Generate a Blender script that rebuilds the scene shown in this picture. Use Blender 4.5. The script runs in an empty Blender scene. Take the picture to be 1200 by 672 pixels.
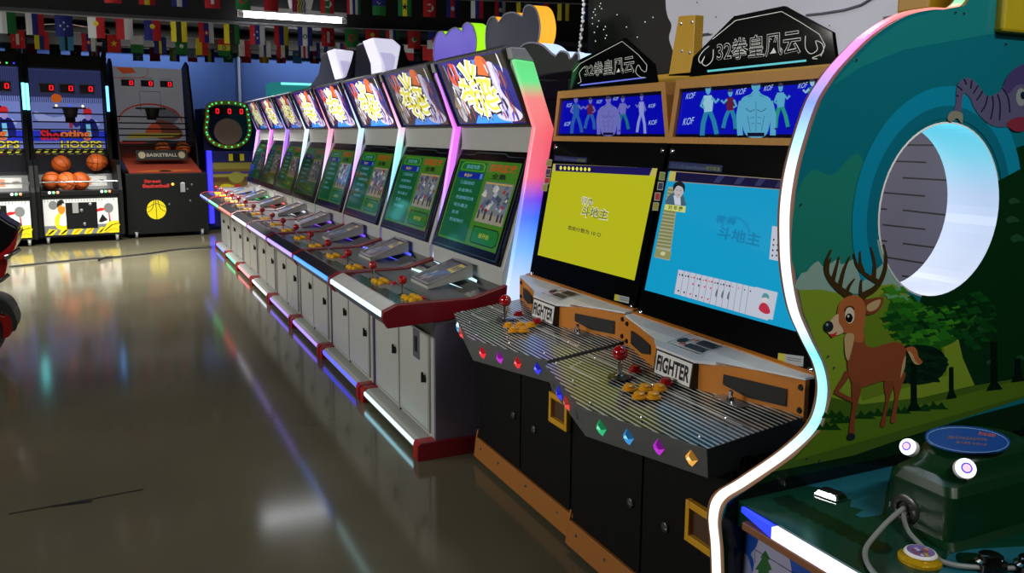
import bpy, bmesh, math, random
from mathutils import Vector, Matrix
random.seed(7)
SC = bpy.context.scene
COL = SC.collection
V = Vector
PI = math.pi
# ------------------------------------------------------------------ camera
FPX, PITCH, ROLL, YAW, PPY, EYE = 988.24, .144412, .0079245, .446405, 302.458, 1.4
_cy, _sy, _cp, _sp = math.cos(YAW), math.sin(YAW), math.cos(PITCH), math.sin(PITCH)
CW = V((_sy * _cp, _cy * _cp, -_sp))
_r = V((_cy, -_sy, 0)); _u = _r.cross(CW)
CR = _r * math.cos(ROLL) + _u * math.sin(ROLL)
CU = _u * math.cos(ROLL) - _r * math.sin(ROLL)
CAM = V((0, 0, EYE))
cd = bpy.data.cameras.new('camera'); cam = bpy.data.objects.new('camera', cd); COL.objects.link(cam)
cam.matrix_world = Matrix(((CR.x, CU.x, -CW.x, CAM.x), (CR.y, CU.y, -CW.y, CAM.y), (CR.z, CU.z, -CW.z, CAM.z), (0, 0, 0, 1)))
cd.sensor_width = 36; cd.lens = FPX / 1200 * 36; cd.shift_y = -(336 - PPY) / 1200; cd.clip_start = .02
SC.camera = cam


def ray(x, y): return CR * ((x - 600) / FPX) + CU * ((PPY - y) / FPX) + CW


def hit(x, y, p, n):
    d = ray(x, y); return CAM + d * ((V(p) - CAM).dot(V(n)) / d.dot(V(n)))


def onX(x, y, v): return hit(x, y, (v, 0, 0), (1, 0, 0))
def onY(x, y, v): return hit(x, y, (0, v, 0), (0, 1, 0))
def onZ(x, y, v): return hit(x, y, (0, 0, v), (0, 0, 1))


# ------------------------------------------------------------------ materials
def lin(c): return tuple(((x / 255) / 12.92 if x / 255 <= .04045 else ((x / 255 + .055) / 1.055) ** 2.4) for x in c)


_mats = {}


def M(name, col=(128, 128, 128), rough=.5, metal=0., emit=None, es=1., coat=0., alpha=1., trans=0., noise=0., nscale=30., bump=0.):
    if name in _mats: return _mats[name]
    m = bpy.data.materials.new(name); m.use_nodes = True
    nt = m.node_tree; b = nt.nodes['Principled BSDF']; c = lin(col) + (1,)
    b.inputs['Base Color'].default_value = c
    b.inputs['Roughness'].default_value = rough; b.inputs['Metallic'].default_value = metal
    b.inputs['Coat Weight'].default_value = coat; b.inputs['Coat Roughness'].default_value = .05
    b.inputs['Alpha'].default_value = alpha; b.inputs['Transmission Weight'].default_value = trans
    if emit is not None:
        b.inputs['Emission Color'].default_value = lin(emit) + (1,); b.inputs['Emission Strength'].default_value = es
    if noise or bump:
        tc = nt.nodes.new('ShaderNodeTexCoord'); n = nt.nodes.new('ShaderNodeTexNoise')
        n.inputs['Scale'].default_value = nscale; n.inputs['Detail'].default_value = 4
        nt.links.new(tc.outputs['Object'], n.inputs['Vector'])
        if noise:
            mx = nt.nodes.new('ShaderNodeMixRGB'); mx.blend_type = 'MULTIPLY'; mx.inputs[0].default_value = noise
            mx.inputs[1].default_value = c
            cr = nt.nodes.new('ShaderNodeValToRGB'); cr.color_ramp.elements[0].position = .3; cr.color_ramp.elements[1].position = .7
            cr.color_ramp.elements[0].color = (.35, .35, .35, 1)
            nt.links.new(n.outputs['Fac'], cr.inputs[0]); nt.links.new(cr.outputs[0], mx.inputs[2])
            nt.links.new(mx.outputs[0], b.inputs['Base Color'])
        if bump:
            bp = nt.nodes.new('ShaderNodeBump'); bp.inputs['Strength'].default_value = bump; bp.inputs['Distance'].default_value = .002
            nt.links.new(n.outputs['Fac'], bp.inputs['Height']); nt.links.new(bp.outputs[0], b.inputs['Normal'])
    _mats[name] = m
    return m


def LED(name, col, s=1.3):
    """an unlit-white plastic diffuser giving off coloured light"""
    return M(name, tuple(int(90 + c * .3) for c in col), .35, emit=col, es=s)


def GLOW(name, col, s=1., rough=.12):
    """a backlit print or screen pixel colour under glossy glass"""
    return M(name, (6, 6, 8), rough, emit=col, es=s)


def GRAD(name, stops, s=1.2, z0=.6, z1=1.8):
    """LED diffuser whose colour runs along its height, as a running RGB strip does"""
    if name in _mats: return _mats[name]
    m = M(name, (150, 150, 160), .3, emit=(255, 255, 255), es=s)
    nt = m.node_tree; b = nt.nodes['Principled BSDF']
    tc = nt.nodes.new('ShaderNodeTexCoord'); sx = nt.nodes.new('ShaderNodeSeparateXYZ'); mr = nt.nodes.new('ShaderNodeMapRange')
    mr.inputs[1].default_value = z0; mr.inputs[2].default_value = z1
    cr = nt.nodes.new('ShaderNodeValToRGB'); e = cr.color_ramp.elements
    st = sorted((max(0, min(1, (z - z0) / (z1 - z0))), c) for z, c in stops)
    e[0].position, e[0].color = st[0][0], lin(st[0][1]) + (1,)
    e[1].position, e[1].color = st[-1][0], lin(st[-1][1]) + (1,)
    for p, c in st[1:-1]:
        q = e.new(p); q.color = lin(c) + (1,)
    nt.links.new(tc.outputs['Object'], sx.inputs[0]); nt.links.new(sx.outputs['Z'], mr.inputs[0])
    nt.links.new(mr.outputs[0], cr.inputs[0]); nt.links.new(cr.outputs[0], b.inputs['Emission Color'])
    return m


# ------------------------------------------------------------------ mesh builder
_cache = {}
STEP = .00012                              # thickness of one printed layer


class MB:
    def __init__(s): s.v = []; s.f = []; s.m = []; s.mats = []

    def mi(s, mat):
        if mat not in s.mats: s.mats.append(mat)
        return s.mats.index(mat)

    def face(s, pts, mat):
        k = len(s.v); s.v += [tuple(p) for p in pts]; s.f.append(list(range(k, k + len(pts)))); s.m.append(s.mi(mat))

    def mesh(s, vs, fs, mat):
        k = len(s.v); s.v += [tuple(p) for p in vs]; i = s.mi(mat)
        for f in fs: s.f.append([k + j for j in f]); s.m.append(i)

    def box(s, x0, x1, y0, y1, z0, z1, mat):
        vs = [(x, y, z) for z in (z0, z1) for y in (y0, y1) for x in (x0, x1)]
        s.mesh(vs, [(0, 2, 3, 1), (4, 5, 7, 6), (0, 1, 5, 4), (2, 6, 7, 3), (0, 4, 6, 2), (1, 3, 7, 5)], mat)

    def prism(s, a, b, mat, cap=None, cap2=None):
        """a, b: matching 3D loops"""
        n = len(a); k = len(s.v); s.v += [tuple(p) for p in a] + [tuple(p) for p in b]
        i = s.mi(mat)
        for j in range(n):
            q = (j + 1) % n; s.f.append([k + j, k + q, k + n + q, k + n + j]); s.m.append(i)
        s.f.append([k + j for j in reversed(range(n))]); s.m.append(s.mi(cap or mat))
        s.f.append([k + n + j for j in range(n)]); s.m.append(s.mi(cap2 or cap or mat))

    def ext(s, poly, axis, a, b, mat, cap=None, cap2=None):
        """extrude a 2D outline along a world axis; the outline uses the two remaining axes in order"""
        def P(q, t): return {'x': (t, q[0], q[1]), 'y': (q[0], t, q[1]), 'z': (q[0], q[1], t)}[axis]
        s.prism([P(q, a) for q in poly], [P(q, b) for q in poly], mat, cap, cap2)

    def tube(s, path, r, mat, n=8, r2=None, caps=True):
        P = [V(p) for p in path]; L = len(P); k = len(s.v); i = s.mi(mat); up = None
        for j in range(L):
            t = (P[min(j + 1, L - 1)] - P[max(j - 1, 0)]).normalized()
            if up is None:
                up = V((0, 0, 1)) if abs(t.z) < .9 else V((1, 0, 0))
            a = (up - t * up.dot(t)).normalized(); b = t.cross(a); up = a
            rr = r if r2 is None else r + (r2 - r) * j / (L - 1)
            for q in range(n):
                w = 2 * PI * q / n; s.v.append(tuple(P[j] + a * (math.cos(w) * rr) + b * (math.sin(w) * rr)))
        for j in range(L - 1):
            for q in range(n):
                q2 = (q + 1) % n
                s.f.append([k + j * n + q, k + j * n + q2, k + (j + 1) * n + q2, k + (j + 1) * n + q]); s.m.append(i)
        if caps:
            s.f.append([k + q for q in reversed(range(n))]); s.m.append(i)
            s.f.append([k + (L - 1) * n + q for q in range(n)]); s.m.append(i)

    def lathe(s, prof, c, ax, mat, n=20):
        """prof: (radius, height) pairs along axis ax from centre c"""
        ax = V(ax).normalized(); a = ax.orthogonal().normalized(); b = ax.cross(a); c = V(c); k = len(s.v)
        mm = mat if isinstance(mat, list) else [mat] * (len(prof) - 1)
        for (r, h) in prof:
            for q in range(n):
                w = 2 * PI * q / n; s.v.append(tuple(c + ax * h + (a * math.cos(w) + b * math.sin(w)) * max(r, 1e-5)))
        for j in range(len(prof) - 1):
            i = s.mi(mm[j])
            for q in range(n):
                q2 = (q + 1) % n
                s.f.append([k + j * n + q, k + j * n + q2, k + (j + 1) * n + q2, k + (j + 1) * n + q]); s.m.append(i)
        if prof[0][0] > 1e-4: s.f.append([k + q for q in reversed(range(n))]); s.m.append(s.mi(mm[0]))
        if prof[-1][0] > 1e-4: s.f.append([k + (len(prof) - 1) * n + q for q in range(n)]); s.m.append(s.mi(mm[-1]))

    def ball(s, c, r, mat, n=16, sz=1.):
        s.lathe([(r * math.sin(PI * j / 10), -r * sz * math.cos(PI * j / 10)) for j in range(11)], c, (0, 0, 1), mat, n)

    # ---- flat print: m maps (a, b, height above surface) to 3D
    def ap(s, m, pts, mat, ly=1): d = ly * STEP + (len(s.f) % 40) * 1e-6; s.face([m(a, b, d) for a, b in pts], mat)

    def ar(s, m, a0, b0, a1, b1, mat, ly=1): s.ap(m, [(a0, b0), (a1, b0), (a1, b1), (a0, b1)], mat, ly)

    def ad(s, m, c, rx, ry, mat, ly=1, n=24, a0=0, a1=2 * PI):
        e = 0 if abs(a1 - a0 - 2 * PI) < .01 else 1
        s.ap(m, [(c[0] + rx * math.cos(a0 + (a1 - a0) * j / n), c[1] + ry * math.sin(a0 + (a1 - a0) * j / n)) for j in range(n + e)], mat, ly)

    def al(s, m, pts, w, mat, ly=1, closed=False, wy=None):
        """polyline of width w (wy: scale of the b axis against the a axis)"""
        k = wy or 1.; P = [V((p[0], p[1] / k)) for p in pts]; n = len(P); o = []
        for j in range(n):
            if closed: t = P[(j + 1) % n] - P[j - 1]
            else: t = P[min(j + 1, n - 1)] - P[max(j - 1, 0)]
            if t.length < 1e-9: t = V((1, 0))
            t.normalize(); q = V((-t.y, t.x)) * (w / 2); o.append((P[j] + q, P[j] - q))
        for j in range(n if closed else n - 1):
            a, b = o[j], o[(j + 1) % n]
            s.ap(m, [(p.x, p.y * k) for p in (a[0], b[0], b[1], a[1])], mat, ly)

    def at(s, m, txt, box, mat, ly=1, bold=0., shear=0.):
        vs, fs = glyphs(txt, bold, shear)
        a0, b0, a1, b1 = box
        s.mesh([m(a0 + (a1 - a0) * x, b0 + (b1 - b0) * y, ly * STEP) for x, y in vs], fs, mat)

    def build(s, name, parent=None, world=False, smooth=False, bevel=0., fix=True, key=None, seg=2):
        if key is not None and key in _cache: me = _cache[key]
        else:
            me = bpy.data.meshes.new(name)
            off = parent.location if (world and parent) else V((0, 0, 0))
            me.from_pydata([tuple(V(v) - off) for v in s.v], [], s.f)
            for m in s.mats: me.materials.append(m)
            me.polygons.foreach_set('material_index', s.m)
            if fix:
                bm = bmesh.new(); bm.from_mesh(me)
                bmesh.ops.recalc_face_normals(bm, faces=bm.faces); bm.to_mesh(me); bm.free()
            if smooth:
                me.polygons.foreach_set('use_smooth', [True] * len(me.polygons)); me.set_sharp_from_angle(angle=math.radians(40))
            me.update()
            if key is not None: _cache[key] = me
        o = bpy.data.objects.new(name, me); COL.objects.link(o)
        if parent is not None: o.parent = parent
        if bevel:
            b = o.modifiers.new('bevel', 'BEVEL'); b.width = bevel; b.segments = seg; b.limit_method = 'ANGLE'; b.angle_limit = math.radians(35)
            b.use_clamp_overlap = True
        return o


_gl = {}


def glyphs(txt, bold=0., shear=0.):
    """text outlines triangulated and normalised to the unit box"""
    key = (txt, bold, shear)
    if key not in _gl:
        c = bpy.data.curves.new('t', 'FONT'); c.body = txt; c.size = 1; c.resolution_u = 3; c.offset = bold; c.shear = shear
        o = bpy.data.objects.new('t', c); COL.objects.link(o); bpy.context.view_layer.update()
        me = bpy.data.meshes.new_from_object(o.evaluated_get(bpy.context.evaluated_depsgraph_get()))
        vs = [(v.co.x, v.co.y) for v in me.vertices]; fs = [list(p.vertices) for p in me.polygons]
        bpy.data.objects.remove(o); bpy.data.curves.remove(c); bpy.data.meshes.remove(me)
        x0 = min(v[0] for v in vs); x1 = max(v[0] for v in vs); y0 = min(v[1] for v in vs); y1 = max(v[1] for v in vs)
        _gl[key] = ([((x - x0) / (x1 - x0), (y - y0) / (y1 - y0)) for x, y in vs], fs)
    return _gl[key]


def quad(bl, br, tr, tl):
    bl, br, tr, tl = map(V, (bl, br, tr, tl)); n = (br - bl).cross(tl - bl).normalized()
    return lambda a, b, d=0: bl * ((1 - a) * (1 - b)) + br * (a * (1 - b)) + tr * (a * b) + tl * ((1 - a) * b) + n * d


def frame(o, u, v):
    """metric frame on a plane"""
    o, u, v = V(o), V(u).normalized(), V(v).normalized(); n = u.cross(v)
    return lambda a, b, d=0: o + u * a + v * b + n * d


def pxplane(p, n):
    """photo-pixel frame on a real plane; n points to the viewer's side"""
    n = V(n).normalized()
    return lambda a, b, d=0: hit(a, b, p, n) + n * d


def cr(pts, n=6, closed=True):
    """smooth Catmull-Rom outline through points"""
    o = []; L = len(pts); rng = range(L) if closed else range(L - 1)
    for j in rng:
        if closed: p = [pts[(j + k) % L] for k in (-1, 0, 1, 2)]
        else: p = [pts[max(0, min(L - 1, j + k))] for k in (-1, 0, 1, 2)]
        for q in range(n):
            t = q / n; t2, t3 = t * t, t * t * t
            o.append(tuple(.5 * (2 * p[1][i] + (p[2][i] - p[0][i]) * t + (2 * p[0][i] - 5 * p[1][i] + 4 * p[2][i] - p[3][i]) * t2 + (3 * p[1][i] - p[0][i] - 3 * p[2][i] + p[3][i]) * t3) for i in range(len(p[0]))))
    if not closed: o.append(tuple(pts[-1]))
    return o


def thing(name, label, cat, loc=(0, 0, 0), rz=0., group=None):
    o = bpy.data.objects.new(name, None); COL.objects.link(o); o.empty_display_size = .1
    o.location = loc; o.rotation_euler = (0, 0, rz)
    return tag(o, label, cat, group)


def tag(o, label, cat, group=None):
    o['label'] = label; o['category'] = cat
    if group: o['group'] = group
    return o


def struct(o): o['kind'] = 'structure'; return o
# ------------------------------------------------------------------ room
BLK = M('black_paint', (14, 14, 15), .45)
BLKG = M('black_gloss', (8, 8, 10), .12)
STEEL = M('brushed_steel', (165, 165, 170), .3, .9)
CHROME = M('chrome', (215, 215, 220), .1, 1.)
WHITE = M('white_plastic', (225, 225, 228), .35)
RED = M('red_plastic', (170, 14, 22), .3)
floor_m = M('polished_concrete', (95, 91, 74), .2, noise=.28, nscale=1.6)
_b = floor_m.node_tree.nodes['Principled BSDF']; _b.inputs['Specular IOR Level'].default_value = .6
_b.inputs['Roughness'].default_value = .115
b = MB(); b.box(-7, 13, -5, 17, -.1, 0, floor_m)
# an old dark scuff line in the floor coating
scuff = M('dark_scuff', (22, 20, 16), .5)
fm = frame((0, 0, 0), (1, 0, 0), (0, 1, 0))
p = [onZ(10, 603, 0), onZ(60, 594, 0), onZ(120, 583, 0), onZ(168, 574, 0)]
b.al(fm, [(q.x, q.y) for q in p], .012, scuff, 2)
p = [onZ(60, 594, 0), onZ(108, 588, 0)]
b.al(fm, [(q.x, q.y) for q in p], .022, scuff, 3)
struct(b.build('floor', fix=False))

BLUE = M('blue_wall_paint', (48, 84, 158), .7, noise=.15, nscale=3)
b = MB(); b.box(-7, 13, 15.3, 15.5, 0, 3.1, BLUE); struct(b.build('wall_back'))
b = MB(); b.box(-7.2, -7, -5, 15.5, 0, 3.1, M('dark_wall', (22, 22, 26), .8)); struct(b.build('wall_left'))
CEIL = M('black_ceiling', (11, 11, 12), .8)
b = MB(); b.box(-7.2, 13, -5, 15.5, 3.1, 3.2, CEIL); struct(b.build('ceiling'))
BEAM = M('charcoal_beam', (19, 19, 21), .8)
zb = onY(0, 12, 8.6).z
b = MB(); b.ext([(8.6, zb), (8.95, zb), (8.95, 3.1), (8.6, 3.1)], 'x', -7, 12, BEAM)
b.ext([(8.585, zb - .012), (8.6, zb - .012), (8.6, zb + .03), (8.585, zb + .03)], 'x', -7, 12, M('beam_edge', (70, 70, 74), .6)); struct(b.build('trim_1'))
b = MB(); b.ext([(15.16, 2.74), (15.3, 2.74), (15.3, 3.1), (15.16, 3.1)], 'x', -7, 12, BEAM); struct(b.build('trim_2'))
b = MB(); b.ext([(11.7, 2.86), (11.95, 2.86), (11.95, 3.1), (11.7, 3.1)], 'x', -7, 12, BEAM); struct(b.build('trim_3'))
# pale conduit running up the blue wall
b = MB(); q = onY(279, 57, 15.27); b.tube([(q.x, 15.27, 0), (q.x, 15.27, 2.74)], .022, M('grey_conduit', (150, 165, 190), .5)); struct(b.build('trim_4', smooth=True))
# dark partition behind the right-hand machines, pricked with little star lights
PART = M('black_partition', (13, 14, 15), .6)
b = MB(); b.box(3.0, 3.1, -1.5, 5.1, 0, 3.1, PART)
pm = quad((3, 5.1, 0), (3, -1.5, 0), (3, -1.5, 3.1), (3, 5.1, 3.1))
star = LED('star_light', (190, 220, 200), 1.2)
px3 = pxplane((3, 0, 0), (-1, 0, 0))
for i in range(26):
    x = random.choice([696, 702, 709]) + random.uniform(-2, 2) if i < 14 else random.uniform(700, 780)
    y = 4 + i * 3.4 if i < 14 else random.uniform(5, 90)
    b.ad(px3, (x, y), .7, .7, star, 2, 8)
struct(b.build('wall_right', fix=False))

# fluorescent light hung in front of the beam
t0, t1 = onY(284, 17.5, 8.4), onY(401, 24, 8.4)
tz = (t0.z + t1.z) / 2
tl = thing('tube_light', 'white fluorescent tube light hung under the dark ceiling beam', 'light', ((t0.x + t1.x) / 2, 8.4, tz))
L = (t1.x - t0.x) / 2
b = MB(); b.tube([(-L, 0, 0), (L, 0, 0)], .024, M('tube_glow', (255, 255, 255), .4, emit=(245, 250, 255), es=9.), 12); b.build('tube', tl, smooth=True)
b = MB()
for s in (-1, 1): b.tube([(s * (L - .01), 0, 0), (s * (L + .04), 0, 0)], .027, WHITE, 12)
b.build('end_cap', tl, smooth=True)
b = MB(); b.ext([(-L - .04, .03), (L + .04, .03), (L + .04, .075), (-L - .04, .075)], 'y', -.03, .03, WHITE); b.build('housing', tl, bevel=.005)
b = MB(); x = onY(352, 12, 8.4).x - tl.location.x
b.prism([(x - .09, -.06, .08), (x + .09, -.06, .08), (x + .09, .06, .08), (x - .09, .06, .08)],
        [(x - .14, -.1, 3.1 - tz), (x + .22, -.1, 3.1 - tz), (x + .22, .2, 3.1 - tz), (x - .14, .2, 3.1 - tz)], WHITE)
b.build('ceiling_bracket', tl)
# unseen area lights: a row behind the beam, then fill added for single places
tubeg = M('hall_tube_glow', (255, 255, 255), .4, emit=(255, 250, 235), es=1.)
b = MB()


def area_light(name, loc, sx, sy, power, col=(1, .97, .9), rot=(0, 0, 0), spread=180):
    l = bpy.data.lights.new(name, 'AREA'); l.shape = 'RECTANGLE'; l.size = sx; l.size_y = sy; l.energy = power; l.color = col; l.spread = math.radians(spread)
    o = bpy.data.objects.new(name, l); COL.objects.link(o); o.location = loc; o.rotation_euler = rot; return o


for x in (-4.5, -1.8, .9): area_light('unseen_light', (x, 9.88, 3.05), 2.2, .12, 215, spread=124)
for x in (-2.5, .5, 3.5, 7): area_light('unseen_light', (x, 14.72, 3.0), 2.2, .1, 20, rot=(math.radians(24), 0, 0), spread=150)  # added to brighten the blue wall
for y in (2.2, 5.0, 7.6): area_light('unseen_light', (-5.2, y, 2.8), .12, 1.6, 42, rot=(0, math.radians(-76), 0), spread=95)  # added fill from the left for the cabinet fronts
for x in (-.6, 1.9): area_light('unseen_light', (x, -2.2, 3.05), 1.6, .12, 7, rot=(math.radians(38), 0, 0))  # added weak fill from behind the camera
area_light('unseen_light', (1.3, -.7, 3.05), 1.4, .12, 7, rot=(math.radians(48), 0, 0), spread=70)  # added and aimed at the deer panel to brighten it
area_light('unseen_light', (2.2, 2.2, 3.05), .12, 1.2, 16, (.84, .87, 1), rot=(0, math.radians(40), 0))  # added and tilted to lighten the wavy board
area_light('unseen_light', (4.8, 9.5, 3.05), 2., .12, 40)

w = bpy.data.worlds.new('world'); SC.world = w; w.use_nodes = True
w.node_tree.nodes['Background'].inputs[0].default_value = (.5, .55, .7, 1); w.node_tree.nodes['Background'].inputs[1].default_value = .045
SC.view_settings.view_transform = 'Standard'; SC.view_settings.look = 'None'; SC.view_settings.gamma = 1; SC.view_settings.exposure = 0
SC.view_settings.use_curve_mapping = False
# ------------------------------------------------------------------ the row of eight fighting cabinets
PITCHY, ROWX, ROWY = .943, 1.155, 3.325
CG = M('cabinet_grey', (158, 160, 156), .38, noise=.06, nscale=8)
CG2 = M('cabinet_side_grey', (92, 88, 104), .45)
CTOP = M('cabinet_top_grey', (150, 152, 156), .4)
MAROON = M('maroon_trim', (112, 12, 26), .33)
DKRED = M('red_foot', (150, 18, 22), .35)
FLANGE = M('panel_steel', (112, 113, 120), .28, .6)
PLATE = M('panel_dark_plate', (24, 26, 30), .12, coat=.4)
APRB = M('apron_black', (20, 20, 23), .3, noise=.4, nscale=60)
APRS = M('apron_silver', (222, 224, 222), .3, .35, noise=.2, nscale=14, bump=.2)
YEL = M('yellow_button', (214, 160, 14), .3)
HOLO = M('holographic_film', (40, 44, 90), .12, .7, coat=.5)
JRED = M('joystick_red', (150, 6, 14), .15, coat=.6)
LOCK = M('lock_black', (10, 10, 10), .3)
W8 = .923


def row_screen(k):
    m = quad((.385, .89, .822), (.385, .05, .822), (.548, .05, 1.325), (.548, .89, 1.325))
    s = [.68, .58, .5, .42, .2, .3, .22, .2][k]
    G = lambda n, c, f=1.: GLOW('scr%d_%s' % (k, n), c, s * f, .07)
    b = MB()
    b.prism([m(0, 0), m(1, 0), m(1, 1), m(0, 1)], [m(0, 0, -.03), m(1, 0, -.03), m(1, 1, -.03), m(0, 1, -.03)], BLKG)
    # art in metric-ish units: 1 wide, 1 high
    b.al(m, [(.03, .03), (.97, .03), (.97, .95), (.75, .95), (.7, .975), (.3, .975), (.25, .95), (.03, .95), (.03, .06)], .008, G('line', (60, 70, 72)), 1)
    b.ar(m, .06, .1, .94, .9, G('bg', (66, 122, 30)), 1)
    b.ar(m, .08, .12, .5, .88, G('left', (20, 92, 52)), 2)
    b.ap(m, [(.12, .79), (.48, .79), (.48, .85), (.44, .875), (.16, .875), (.12, .85)], G('tab', (86, 170, 30)), 3)
    b.ap(m, [(.135, .797), (.465, .797), (.465, .846), (.43, .866), (.17, .866), (.135, .846)], G('tab2', (30, 110, 50)), 4)
    b.at(m, '游戏列表', (.2, .81, .4, .85), G('txt', (120, 190, 215)), 5)
    b.ar(m, .1, .715, .48, .775, G('bar', (20, 40, 150)), 3); b.ar(m, .44, .72, .475, .77, G('barr', (90, 130, 220)), 4)
    b.at(m, '拳皇97', (.2, .728, .32, .762), G('txt3', (220, 200, 60)), 4)
    for i, t in enumerate(['三国战纪', '合金弹头', '西游释厄传', '街头霸王', '名将', '恐龙快打']):
        y = .655 - i * .075
        b.at(m, t, (.17, y, .17 + .055 * len(t), y + .034), G('txt', (120, 190, 215)), 4)
    b.at(m, '街机游戏', (.55, .8, .9, .875), G('logo', (196, 70, 34)), 3, bold=.02)
    b.at(m, '全集', (.6, .735, .8, .79), G('logo2', (30, 40, 26)), 3, bold=.03)
    # screenshot: pale battle scene
    b.ar(m, .545, .33, .92, .71, G('shot', (118, 124, 130)), 3)
    b.ar(m, .545, .33, .92, .41, G('shotf', (150, 146, 128)), 4)
    for i in range(34):
        x, y = .56 + .34 * random.random(), .42 + .26 * random.random(); w = .012 + .03 * random.random()
        b.ap(m, [(x - w, y - w * .5), (x + w * .4, y - w), (x + w, y + w * .3), (x, y + w)], G(*random.choice([('s1', (70, 76, 92)), ('s2', (176, 180, 186)), ('s3', (150, 60, 54)), ('s4', (92, 100, 130)), ('s5', (200, 196, 180))])), 5 + i % 3)
    for x in (.575, .66, .75, .84, .885):
        h = .05 + .03 * random.random()
        b.ap(m, [(x - .012, .36), (x + .014, .36), (x + .012, .36 + h), (x, .385 + h), (x - .012, .36 + h)], G('s6', (62, 56, 66)), 9)
    b.ar(m, .56, .69, .905, .7, G('hp', (210, 170, 50)), 8)
    b.ap(m, [(.58, .13), (.88, .13), (.92, .16), (.92, .26), (.89, .29), (.56, .29), (.56, .15)], G('btn0', (10, 46, 22)), 3)
    b.ap(m, [(.585, .14), (.875, .14), (.91, .165), (.91, .255), (.885, .28), (.57, .28), (.57, .155)], G('btn', (30, 116, 50)), 4)
    b.at(m, '按开始', (.66, .19, .8, .235), G('btnt', (196, 196, 60)), 5)
    return b


def row_marquee(k):
    """black framed light box with a burst of white and yellow lettering"""
    m = quad((.542, .895, 1.445), (.542, .04, 1.445), (.405, .04, 1.775), (.405, .895, 1.775))
    hot = [1.75, .9, 1.9, 1.8, 1.7, .8, 1.1, .7][k]
    G = lambda n, c, f=1.: GLOW('mq%d_%s' % (k, n), c, hot * f, .15)
    b = MB()
    F = lambda a0, b0, a1, b1, d0, d1, mat: b.prism([m(a0, b0, d0), m(a1, b0, d0), m(a1, b1, d0), m(a0, b1, d0)], [m(a0, b0, d1), m(a1, b0, d1), m(a1, b1, d1), m(a0, b1, d1)], mat)
    fr = MB(); bb = b; b = fr
    F(0, 0, 1, .03, -.04, .008, BLK); F(0, .965, 1, 1, -.04, .010, M('marquee_lip', (84, 84, 90), .3)); F(0, .03, .024, .965, -.04, .008, BLK); F(.976, .03, 1, .965, -.04, .008, BLK)
    b = bb
    F(.024, .03, .976, .965, -.04, .0, G('bg', (16, 14, 120), .8))
    Z = lambda pts, mat, ly: b.ap(m, pts, mat, ly)
    Z([(.03, .04), (.3, .04), (.42, .4), (.2, .5), (.1, .95), (.03, .95)], G('nv', (22, 20, 60), .7), 1)
    Z([(.78, .04), (.97, .04), (.97, .16), (.86, .3)], G('rd', (70, 22, 40), .7), 1)
    Z([(.3, .04), (.38, .16), (.52, .1), (.64, .2), (.8, .04)], G('cy', (40, 130, 235)), 2)
    Z([(.64, .95), (.97, .95), (.97, .72), (.86, .8)], G('dk', (8, 8, 22), .6), 2)
    Z([(.3, .76), (.46, .92), (.6, .92), (.52, .7)], G('lb', (90, 130, 210), .8), 2)
    # left figure: pale coat, red hair
    Z(cr([(.16, .06), (.23, .2), (.27, .42), (.34, .6), (.3, .78), (.2, .8), (.16, .62), (.13, .4), (.1, .2)], 4), G('fl', (172, 168, 176), .8), 3)
    Z(cr([(.17, .66), (.25, .6), (.3, .74), (.28, .9), (.2, .92), (.16, .8)], 4), G('hl', (206, 70, 64), .8), 4)
    Z([(.08, .3), (.15, .24), (.22, .4), (.14, .52)], G('gd', (150, 130, 90), .6), 4)
    # right figure: white robe with violet streaks, orange hair
    Z(cr([(.66, .1), (.86, .06), (.95, .14), (.86, .3), (.8, .5), (.84, .7), (.78, .86), (.68, .8), (.6, .55), (.62, .3)], 4), G('fr', (198, 192, 228), .85), 3)
    Z(cr([(.6, .62), (.7, .56), (.74, .74), (.72, .92), (.62, .95), (.58, .8)], 4), G('hr', (220, 96, 44), .9), 4)
    for x, y in ((.7, .2), (.76, .16), (.74, .3), (.82, .12), (.7, .42), (.79, .62)):
        Z([(x, y - .08), (x + .025, y - .02), (x + .05, y + .1), (x + .01, y + .04)], G('vi', (84, 50, 170)), 5)
    rs = random.Random(5)
    for i in range(60):
        if i % 2: x, y = rs.uniform(.13, .32), rs.uniform(.1, .84)
        else: x, y = rs.uniform(.64, .9), rs.uniform(.1, .84)
        w, h = rs.uniform(.008, .022), rs.uniform(.05, .14)
        Z([(x - w, y + h), (x - w * .2, y - h), (x + w, y - h * .4), (x + w * .3, y + h * .7)], rs.choice([G('sh1', (226, 224, 236), .9), G('sh2', (120, 116, 132), .8), G('sh3', (60, 44, 96), .8), G('sh4', (26, 22, 44), .7), G('sh5', (150, 70, 60), .8), G('sh6', (176, 168, 214), .85)]), 5.5)
    # brush lettering: black edge, white glow, yellow core
    strokes = [[(.36, .9), (.41, .78), (.44, .66)], [(.5, .93), (.47, .8), (.48, .66)], [(.56, .86), (.52, .76), (.47, .68)],
               [(.26, .62), (.4, .58), (.55, .64), (.7, .6)], [(.34, .7), (.32, .52), (.24, .4)], [(.44, .62), (.4, .46), (.44, .34)], [(.56, .68), (.58, .5), (.54, .36)], [(.68, .66), (.64, .5), (.7, .4)],
               [(.27, .47), (.42, .5), (.58, .44), (.74, .5)], [(.3, .36), (.46, .38), (.62, .34), (.74, .38)], [(.5, .48), (.52, .3), (.5, .14)], [(.56, .34), (.62, .24), (.7, .26)], [(.44, .36), (.4, .26), (.46, .2)]]
    for w, mt, ly in ((.12, G('ink', (10, 8, 10)), 6), (.078, G('wh', (250, 250, 250), 1.1), 9)):
        for q in strokes: b.al(m, cr([(x, y) for x, y in q], 4, False), w, mt, ly, wy=1.3); ly += .2
    for q in strokes: b.al(m, cr([(x, y) for x, y in q], 4, False), .036, G('ye', (232, 222, 70)), 13, wy=1.3)
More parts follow.
